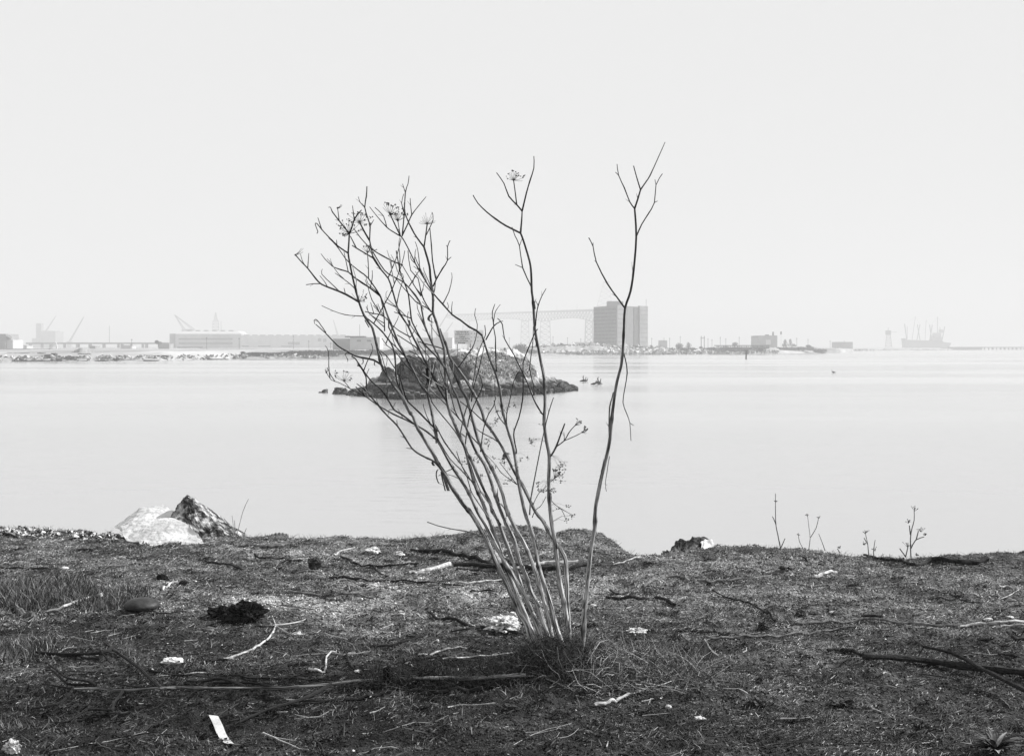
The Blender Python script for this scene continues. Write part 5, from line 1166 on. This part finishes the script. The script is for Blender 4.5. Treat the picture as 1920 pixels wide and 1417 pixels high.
# bridge: cantilever truss fading into the haze
r = empty('truss_bridge', tuple(P(1020, 652, 1850)), 'high steel truss bridge fading into haze beside the tower', 'bridge'); o = r.location
def bY(px): return np.interp(px, [830, 1130], [2300, 1600])
def bp_(px, py, off=0): Yy = float(bY(px)); return P(px, py, Yy) + Vector((0, off, 0)) - o
def deck(px): return np.interp(px, [830, 930, 1113, 1140], [588, 583.5, 578.5, 578])
def low_(px): return np.interp(px, [830, 870, 920, 955, 972, 985, 1000, 1022, 1035, 1050, 1075, 1090, 1100, 1113, 1140], [594, 602, 598, 597, 598, 602, 599, 602, 600, 597, 595.5, 596.5, 599, 603, 603])
mb = MB()
for off in (0, 14):
    xs_ = list(range(836, 1140, 6))
    for a, b in zip(xs_, xs_[1:]): mb.tube([bp_(a, low_(a), off), bp_(b, low_(b), off)], .5, 4); mb.tube([bp_(a, deck(a) + 4.5, off), bp_(b, deck(b) + 4.5, off)], .5, 4)
mb.build('chord', M_farsteel, r)
mb = MB()
for off in (0, 14):
    for a, b in zip(xs_, xs_[1:]): mb.tube([bp_(a, low_(a), off), bp_(b, deck(b) + 4.5, off)], .32, 4); mb.tube([bp_(a, deck(a) + 4.5, off), bp_(b, low_(b), off)], .32, 4); mb.tube([bp_(a, low_(a), off), bp_(a, deck(a) + 4.5, off)], .3, 4)
ob = mb.build('truss_web', M_farsteel, r); ob['kind'] = 'stuff'
mb = MB(); q = [bp_(836, deck(836) + 4, -2), bp_(1136, deck(1136) + 4, -2), bp_(1136, deck(1136) + 4, 16), bp_(836, deck(836) + 4, 16)]; mb.quadbox(q + [p + Vector((0, 0, 2.4)) for p in q]); mb.build('deck', M_farsteel, r)
for (pxa, pxb, yb_) in ((978, 991, 652), (1014, 1031, 652), (1099, 1111, 652), (868, 880, 652)):
    for off in (0, 14):
        mb = MB()
        for x, xe in ((pxa, pxa - 2), (pxb, pxb + 2)): mb.tube([bp_(x, low_(x), off), bp_(xe, yb_, off)], .65, 4)
        for k_ in range(5):
            y0 = 602 + k_ * 10; y1 = y0 + 10; e0 = 2 * k_ / 5; e1 = 2 * (k_ + 1) / 5; mb.tube([bp_(pxa - e0, y0, off), bp_(pxb + e1, y1, off)], .35, 4); mb.tube([bp_(pxb + e0, y0, off), bp_(pxa - e1, y1, off)], .35, 4); mb.tube([bp_(pxa - e0, y0, off), bp_(pxb + e0, y0, off)], .35, 4)
        mb.build('pier', M_farsteel, r)
for x in (945, 960, 1044, 1082): mb = MB(); mb.tube([bp_(x, deck(x) + 3), bp_(x, deck(x) - 8)], .22, 4); mb.build('lamp_post', M_farsteel, r)
# lattice helper
def lattice(root, name, feet, apex, n, r_, m=M_farsteel):
    mb = MB(); o = root.location
    L_ = [[f_ + (a_ - f_) * (k_ / n) - o for k_ in range(n + 1)] for f_, a_ in zip(feet, apex)]
    for leg in L_: mb.tube([leg[0], leg[-1]], r_, 4)
    for k_ in range(n):
        for j_ in range(len(L_)):
            a = L_[j_]; b = L_[(j_ + 1) % len(L_)]; mb.tube([a[k_], b[k_ + 1]], r_ * .6, 3); mb.tube([a[k_ + 1], b[k_ + 1]], r_ * .6, 3)
    return mb.build(name, m, root)
Y = 1900; r = empty('gantry_crane', tuple(P(1137, 652, Y)), 'faint tall A-frame crane rising behind the tower block', 'crane')
lattice(r, 'frame', [P(1112, 600, Y), P(1150, 600, Y), P(1150, 600, Y + 14), P(1112, 600, Y + 14)], [P(1132, 529, Y), P(1142, 529, Y), P(1142, 529, Y + 3), P(1132, 529, Y + 3)], 8, .4)
lattice(r, 'tower', [P(1112, 652, Y), P(1150, 652, Y), P(1150, 652, Y + 14), P(1112, 652, Y + 14)], [P(1112, 600, Y), P(1150, 600, Y), P(1150, 600, Y + 14), P(1112, 600, Y + 14)], 4, .5)
mb = MB(); mb.box(P(1137, 529, Y + 1) - r.location, (11 * Y / F, 3, 2)); mb.build('cab', M_farsteel, r)
def boom(label, Y, base_, tip, w=1.6, name='crane', mast=None):
    r = empty(name, tuple(P(base_[0], 652, Y)), label, 'crane'); a = P(base_[0], base_[1], Y); b = P(tip[0], tip[1], Y)
    wv = Vector((w * .5, 0, 0)); lattice(r, 'boom', [a - wv, a + wv, a + wv + Vector((0, w, 0)), a - wv + Vector((0, w, 0))], [b - wv * .3, b + wv * .3, b + wv * .3 + Vector((0, w * .3, 0)), b - wv * .3 + Vector((0, w * .3, 0))], 9, w * .16)
    mb = MB(); o = r.location; q = [Vector((a.x - 3, a.y - 2, .0)), Vector((a.x + 3, a.y - 2, .0)), Vector((a.x + 3, a.y + 4, 0)), Vector((a.x - 3, a.y + 4, 0))]; mb.quadbox([p - o for p in q] + [Vector((p.x, p.y, max(a.z, 2))) - o for p in q]); mb.build('house', M_farconc, r)
boom('thin crane boom rising from the power house at left', 1900, (86, 620), (105, 592), 1.8)
boom('slanting crane boom right of the power house', 1700, (130, 640), (157, 594), 2.0)
boom('faint crane boom above the long warehouse', 1800, (633, 628), (625, 600), 2.0)
boom('faint crane boom left of the notice board', 1500, (822, 616), (841, 585), 1.6)
boom('second faint crane boom nearer the notice board', 1500, (836, 623), (849, 604), 1.4)
Y = 1500; r = empty('derrick_crane', tuple(P(345, 652, Y)), 'derrick crane leaning left above the terminal roof', 'crane')
t_ = P(327, 590, Y); 
lattice(r, 'boom', [P(343, 617, Y), P(347, 617, Y), P(347, 617, Y + 2), P(343, 617, Y + 2)], [t_, t_ + Vector((.3, 0, 0)), t_ + Vector((.3, .4, 0)), t_ + Vector((0, .4, 0))], 6, .3)
lattice(r, 'jib', [P(359, 617, Y), P(365, 617, Y), P(365, 617, Y + 2), P(359, 617, Y + 2)], [t_, t_ + Vector((.3, 0, 0)), t_ + Vector((.3, .4, 0)), t_ + Vector((0, .4, 0))], 8, .25)
mb = MB(); o = r.location; mb.box(P(353, 634, Y) - o, (22 * Y / F, 6, 34 * Y / F)); mb.build('tower', M_farconc, r)
Y = 1500; r = empty('lattice_tower', tuple(P(406, 652, Y)), 'scaffold tower with slim spire behind the terminal', 'tower')
lattice(r, 'scaffold', [P(398.5, 652, Y), P(411, 652, Y), P(411, 652, Y + 5), P(398.5, 652, Y + 5)], [P(399, 602, Y), P(410, 602, Y), P(410, 602, Y + 5), P(399, 602, Y + 5)], 9, .28)
lattice(r, 'spire', [P(401, 602, Y), P(408, 602, Y), P(408, 602, Y + 3), P(401, 602, Y + 3)], [P(404, 586, Y), P(405, 586, Y), P(405, 586, Y + .5), P(404, 586, Y + .5)], 5, .25)
mb = MB(); mb.tube([P(414.5, 652, Y) - r.location, P(414.5, 602, Y) - r.location], .3, 5); mb.build('mast', M_farsteel, r)
# power house and elevated road at left
Y = 1700; r = empty('power_house', tuple(P(88, 652, Y)), 'faint blocky power house with square stack at far left', 'building')
wall_box(r, 'wall', M_farconc, 75, 104, 621, 652, Y, 30); wall_box(r, 'stack', M_farconc, 67.5, 77, 606, 652, Y + 5, 9); wall_box(r, 'lower_wing', M_farconc, 60, 76, 634, 652, Y - 3, 9)
mb = MB(); mb.box(P(92, 621, Y + 8) - r.location, (40 * Y / F, 1.0, .7)); mb.build('gantry', M_farsteel, r)
Y = 560; r = empty('left_edge_building', tuple(P(6, 652, Y)), 'grey building with slanted white roof at the left edge', 'building')
wall_box(r, 'wall', M_farconc, -14, 10.5, 626, 655, Y, 15); mb = MB(); o = r.location; q = [P(10.8, 630, Y), P(22, 635, Y), P(22, 635, Y + 15), P(10.8, 630, Y + 15)]; mb.quadbox([p - o for p in q] + [p - o + Vector((0, 0, 1.0)) for p in q]); mb.build('awning', M_white, r)
wall_box(r, 'annex', M_farlight, 11, 24, 637, 655, Y + 1, 12)
Y = 1000; r = empty('elevated_road', tuple(P(185, 652, Y)), 'elevated roadway on piers running across the left shore', 'viaduct')
mb = MB(); a = P(52, 643.5, Y); b = P(318, 643.5, Y); mb.box((a + b) / 2 - r.location, (b.x - a.x, 8, 1.3)); mb.build('deck', M_farsteel, r)
for x in (57, 79, 95, 121, 146, 169, 195, 222, 229, 246, 268, 275, 300): mb = MB(); c = P(x, 650, Y); mb.box(c - r.location, (rf.uniform(.7, 1.8), 4, 13 * Y / F)); mb.build('pier', M_farconc, r)
for lab, x0, x1, yt, yb, Y, m_ in (('low white shed below the elevated road at left', 31, 40, 646, 655, 600, M_white), ('white shed with slanted side near the white conveyor', 42, 50, 648, 655, 600, M_farlight), ('pale shed under the road left of the tree', 226, 246, 648, 656, 620, M_farlight), ('small grey shed under the road middle', 168, 178, 649, 656, 620, M_farconc),
        ('low pale building right of the small tree left of terminal', 297, 317, 645, 656, 600, M_farconc), ('long white low building on the left shore', -20, 100, 654.5, 660, 500, M_white)):
    r = empty('shed', tuple(P((x0 + x1) / 2, yb, Y)), lab, 'shed'); wall_box(r, 'wall', m_, x0, x1, yt, yb, Y, 8); panel(r, 'roof', M_farconc, x0 - .5, x1 + .5, yt - .8, yt, Y, 8.5, -4)
r = empty('conveyor', tuple(P(98, 655, 560)), 'white inclined conveyor below the elevated road', 'conveyor'); mb = MB(); mb.tube([P(92, 654, 560) - r.location, P(105, 642, 560) - r.location], .5, 4); mb.build('ramp', M_white, r)
mb = MB(); mb.tube([P(105, 642, 560) - r.location, P(107, 655, 560) - r.location], .4, 4); mb.build('leg', M_white, r)
# dark concrete blocks along the left shore
blocks = [(-8, 9.5, 663.5, 668.5, 'leftmost dark block at the edge'), (15, 24.5, 661, 666, 'small dark block second from the left edge'), (25, 34.5, 661, 666, 'dark block touching its left twin'), (37, 55.5, 661.5, 665.5, 'long dark block left of the large heap'), (60, 66.5, 662, 667, 'short dark block before the large heap'),
          (71.5, 84.5, 661.5, 671, 'tall dark block at the start of the heap'), (85, 97, 665, 672, 'sunken dark block in the heap'), (97.5, 106, 662, 672.5, 'dark block at the right end of the heap'), (108, 119.5, 666, 671, 'tilted grey block right of the heap'), (108.5, 114, 673, 678, 'small black block at the waterline'),
          (124, 133, 668, 675, 'grey square block near the waterline'), (135, 142, 668, 674, 'grey block with gap on its left'), (147, 156, 662.5, 665.5, 'dark slab left on the gravel mound'), (157, 168, 663, 668, 'dark block on the gravel mound'), (169, 178, 664, 669, 'dark block right of the gravel mound block'),
          (182, 200, 665, 667.5, 'thin dark slab below the shed'), (205, 223, 665, 667.5, 'second thin dark slab below the shed'), (226.5, 237, 666, 671.5, 'dark block left of its shorter neighbour'), (238, 249, 666, 670.5, 'shorter dark block beside the waterline'), (263, 271.5, 665.5, 670.5, 'dark square block before the long slab'),
          (275, 285, 665.5, 669, 'dark block touching the long slab'), (288, 315, 666, 668.5, 'long thin dark slab toward the terminal'), (180, 202, 675.5, 677.5, 'low dark slab at the waterline'), (270, 297, 675, 676.8, 'very low dark slab at the waterline')]
for x0, x1, yt, yb, lab in blocks:
    Y = 290 if yb < 672 else 276; c = P((x0 + x1) / 2, (yt + yb) / 2, Y); w = (x1 - x0) * Y / F; h = (yb - yt) * Y / F; px8 = []
    for ez in (-.5, .5):
        for ex, ey in ((-.5, -.5), (.5, -.5), (.5, .5), (-.5, .5)): px8.append(Vector((ex * w * rf.uniform(.9, 1.04), ey * 1.4, ez * h * rf.uniform(.85, 1.1) + ex * w * rf.uniform(-.05, .05))))
    o = hull_rock('concrete_block', [p + c for p in px8], M_fardark, 2, .06, 1.5, seed=int(x0)); tag(o, lab + ' on the left far shore', 'concrete block', 'dark blocks along the left far shore')
r = empty('moored_boat', tuple(P(403, 674, 316)), 'low dark boat hull lying at the far waterline', 'boat'); o = r.location; mb = MB()
q = [P(382, 669, 316), P(386, 672, 316), P(390, 674.8, 316), P(424, 674.2, 316), P(425, 672.8, 316), P(395, 672.6, 316)]; q = [p - o for p in q]; mb.add(q + [p + Vector((0, 2.2, 0)) for p in q], [tuple(range(5, -1, -1)), tuple(range(6, 12))] + [(k_, (k_ + 1) % 6, 6 + (k_ + 1) % 6, 6 + k_) for k_ in range(6)]); mb.build('hull', M_fardark, r)
r = empty('barge', tuple(P(58, 678, 272)), 'low flat barge at the left waterline', 'barge'); mb = MB(); mb.box(P(58, 677, 272) - r.location, (62 * 272 / F, 3, .25)); mb.build('hull', M_fardark, r)
mb = MB(); mb.tube([P(28, 677, 272) - r.location, P(26.5, 674, 272) - r.location], .12, 4); mb.build('stem_post', M_fardark, r)
# block with stacks, right
Y = 820; r = empty('plant_building', tuple(P(1440, 651, Y)), 'pale boxy plant building with two stacks on the right shore', 'building')
wall_box(r, 'wall', M_farconc, 1422, 1457.5, 629, 652, Y, 25); panel(r, 'opening', M_farlight, 1436, 1445, 637, 646, Y, .3, .2)
mb = MB(); mb.tube([P(1449.5, 629, Y + 6) - r.location, P(1449.5, 622, Y + 6) - r.location], .6, 8); mb.build('stack', M_farsteel, r)
mb = MB(); mb.box(P(1416.5, 631.3, Y) - r.location, (11 * Y / F, .5, .4)); mb.build('arm', M_farsteel, r); mb = MB(); mb.box(P(1438, 628.2, Y + 5) - r.location, (6 * Y / F, 3, .7)); mb.build('roof_box', M_farsteel, r)
r = empty('mast_with_tank', tuple(P(1464.5, 651, Y)), 'slim mast carrying a small dark tank right of the plant', 'mast'); mb = MB(); mb.tube([P(1464.5, 651, Y) - r.location, P(1464.5, 627, Y) - r.location], .12, 5); mb.build('pole', M_farlight, r); mb = MB(); mb.tube([P(1464.5, 627, Y) - r.location, P(1464.5, 621.5, Y) - r.location], .55, 8); mb.build('tank', M_farsteel, r)
r = empty('shed', tuple(P(1585, 652, 1000)), 'plain box shed standing alone on the right shore', 'shed'); wall_box(r, 'wall', M_farconc, 1571.5, 1599, 641, 653, 1000, 20)
r = empty('block_house', tuple(P(1245, 652, 900)), 'faint tall block house right of the tower block', 'building'); wall_box(r, 'wall', M_farconc, 1239, 1251, 638, 653, 900, 15)
# palisade pier
Y = 575; r = empty('pier_fence', tuple(P(1393, 653, Y)), 'dark timber pier with a row of posts on the right shore', 'pier'); mb = MB(); mb.box(P(1391, 647.8, Y) - r.location, (104 * Y / F, .3, .35)); mb.build('top_rail', M_fardark, r); mb = MB(); mb.box(P(1396, 652, Y) - r.location, (94 * Y / F, .3, .6)); mb.build('lower_rail', M_fardark, r)
for k_ in range(30): mb = MB(); mb.box(P(1343 + k_ * 3.35, 650.6, Y) - r.location, (rf.choice([.22, .35, .6]), .35, 6.5 * Y / F)); mb.build('post', M_fardark, r)
# utility poles
poles = [(448.5, 633, 662, 500, 'pole at the right corner of the terminal'), (387.5, 632, 660, 500, 'pole in front of the terminal middle'), (247, 635, 655, 560, 'pole with low box left of the terminal'), (205, 611, 640, 900, 'tall faint pole behind the elevated road'), (550, 629, 655, 560, 'pole before the long warehouse left half'), (579, 638, 655, 560, 'short pole before the long warehouse right half'),
         (620, 642, 652, 460, 'stub pole left of the flat roofed building'), (674.5, 608, 655, 500, 'tall mast above the flat roofed building'), (1222, 633, 652, 800, 'thin pole just right of the tower block'), (1245, 633, 640, 900, 'antenna pole on the faint block house'), (1255.5, 633, 652, 800, 'pole left of the wide pale tree'), (1275.5, 630, 652, 800, 'pole behind the wide pale tree'),
         (1327.5, 634, 652, 800, 'first thin pole right of the twin masts'), (1335, 636, 652, 800, 'second thin pole right of the twin masts'), (1350.5, 631, 652, 800, 'third thin pole right of the twin masts'), (1361, 634, 652, 800, 'fourth thin pole above the pier'), (1386, 631, 652, 800, 'last thin pole before the plant building'), (1494, 633, 650, 800, 'pole right of the spiky tree'), (1515, 635, 650, 900, 'pole above the low dark bush'),
         (1556.5, 638, 651, 950, 'pole left of the lone box shed'), (1583, 638, 642, 1000, 'aerial on the lone box shed'), (955, 632, 650, 900, 'thin pole left of the bridge pier'), (1037, 630, 650, 900, 'first pole under the bridge span'), (1064, 632, 650, 900, 'second pole under the bridge span'), (1089, 634, 650, 900, 'third pole under the bridge span')]
for x, yt, yb, Y, lab in poles:
    r = empty('utility_pole', tuple(P(x, yb, Y)), lab, 'pole', 'poles along the far shore'); mb = MB(); o = r.location; mb.tube([P(x, yb + 2, Y) - o, P(x, yt, Y) - o], .085 * Y / 500, 5); mb.build('shaft', M_farsteel, r)
    if x not in (1583, 1245, 205, 674.5): mb = MB(); mb.box(P(x, yt + 2, Y) - o, (3.2 * Y / F, .15, .18)); mb.build('crossarm', M_farsteel, r)
r = empty('twin_masts', tuple(P(1318, 652, 700)), 'two dark masts joined by a crossbar on the right shore', 'masts'); o = r.location
for x in (1314.8, 1320.5): mb = MB(); mb.tube([P(x, 653, 700) - o, P(x, 630, 700) - o], .22, 5); mb.build('mast', M_farsteel, r)
mb = MB(); mb.box(P(1317.6, 634, 700) - o, (8 * 700 / F, .3, .3)); mb.build('crossbar', M_farsteel, r)
# water tower and ship
Y = 1500; r = empty('control_tower', tuple(P(1665.5, 652, Y)), 'faint lattice legged tower with cab left of the ship', 'tower')
lattice(r, 'legs', [P(1659.5, 653, Y), P(1672.5, 653, Y), P(1672.5, 653, Y + 6), P(1659.5, 653, Y + 6)], [P(1662.5, 628, Y), P(1669.5, 628, Y), P(1669.5, 628, Y + 4), P(1662.5, 628, Y + 4)], 5, .35)
mb = MB(); mb.box(P(1665.5, 623.5, Y + 1) - r.location, (9 * Y / F, 4, 8 * Y / F)); mb.build('cab', M_farsteel, r); mb = MB(); mb.tube([P(1665.5, 620, Y) - r.location, P(1665.5, 614, Y) - r.location], .3, 5); mb.build('spike', M_farsteel, r); mb = MB(); mb.box(P(1676, 622.3, Y) - r.location, (12 * Y / F, .4, .35)); mb.build('arm', M_farsteel, r)
Y = 1650; r = empty('cargo_ship', tuple(P(1740, 652, Y)), 'faint cargo ship with many masts moored at right', 'ship'); o = r.location
hp = [(1695.5, 634), (1698, 652.5), (1779, 652.5), (1784, 643), (1769, 641), (1767, 639), (1701, 637), (1700, 635)]; mb = MB(); q = [P(x, y, Y) - o for x, y in hp]; n_ = len(q); mb.add(q + [p + Vector((0, 14, 0)) for p in q], [tuple(range(n_ - 1, -1, -1)), tuple(range(n_, 2 * n_))] + [(k_, (k_ + 1) % n_, n_ + (k_ + 1) % n_, n_ + k_) for k_ in range(n_)]); mb.build('hull', M_farsteel, r)
for (x0, x1, y0, y1) in ((1750, 1763, 624, 640), (1746, 1765, 632, 640), (1762, 1767, 618, 624)): mb = MB(); mb.box((P(x0, y0, Y + 6) + P(x1, y1, Y + 6)) / 2 - o, ((x1 - x0) * Y / F, 8, (y1 - y0) * Y / F)); mb.build('deckhouse', M_farconc, r)
for (xa, ya, xb, yb2, rr3) in ((1700, 636, 1696, 607, .7), (1701, 636, 1701, 612, .4), (1710, 637, 1716.5, 594, .35), (1719, 638, 1725, 608, .6), (1725, 638, 1720, 608, .6), (1734.5, 638, 1736.5, 600, .35), (1743, 640, 1748, 609, .7), (1747.5, 640, 1743, 609, .7), (1757.5, 626, 1758, 594, .5), (1766, 640, 1771.5, 612, .6), (1764, 626, 1762, 613, .4)):
    mb = MB(); mb.tube([P(xa, ya, Y + 4) - o, P(xb, yb2, Y + 4) - o], rr3, 5); mb.build('mast', M_farsteel, r)
for (xa, ya, xb, yb2) in ((1716.5, 594, 1706, 602), (1716.5, 594, 1725, 608), (1736.5, 600, 1743, 609), (1758, 594, 1748, 607), (1758, 594, 1765, 603)): mb = MB(); mb.tube([P(xa, ya, Y + 4) - o, P(xb, yb2, Y + 4) - o], .12, 3); mb.build('stay', M_farsteel, r)
Y = 1240; r = empty('long_pier', tuple(P(1860, 655, Y)), 'long low pier on pilings reaching the right edge', 'pier'); o = r.location
a = P(1780, 651.2, Y); b = P(2300, 651.2, Y); mb = MB(); mb.box((a + b) / 2 - o, (b.x - a.x, 8, .9)); mb.build('deck', M_farsteel, r)
for k_ in range(58): mb = MB(); mb.box(P(1846 + k_ * 7.5, 653.6, Y) - o, (.9 + .5 * (k_ % 3), .9, 4.2 * Y / F)); mb.build('piling', M_farsteel, r)
wall_box(r, 'abutment', M_farconc, 1770, 1842, 652, 656, Y, 12)
# ------------------------------------------------------------------ air
mh = bpy.data.materials.new('haze_air'); mh.use_nodes = True; n = mh.node_tree; n.nodes.clear()
pv = n.nodes.new('ShaderNodeVolumePrincipled'); pv.inputs['Color'].default_value = (0.71, 0.71, 0.71, 1); pv.inputs['Density'].default_value = 0.0009; pv.inputs['Anisotropy'].default_value = 0.0
oo = n.nodes.new('ShaderNodeOutputMaterial'); n.links.new(pv.outputs[0], oo.inputs['Volume'])
mb = MB(); mb.box((0, 1740, 51), (5200, 3720, 118)); hz = mb.build('haze', mh); tag(hz, 'thin pale sea haze filling the air over the bay', 'haze', kind='stuff')
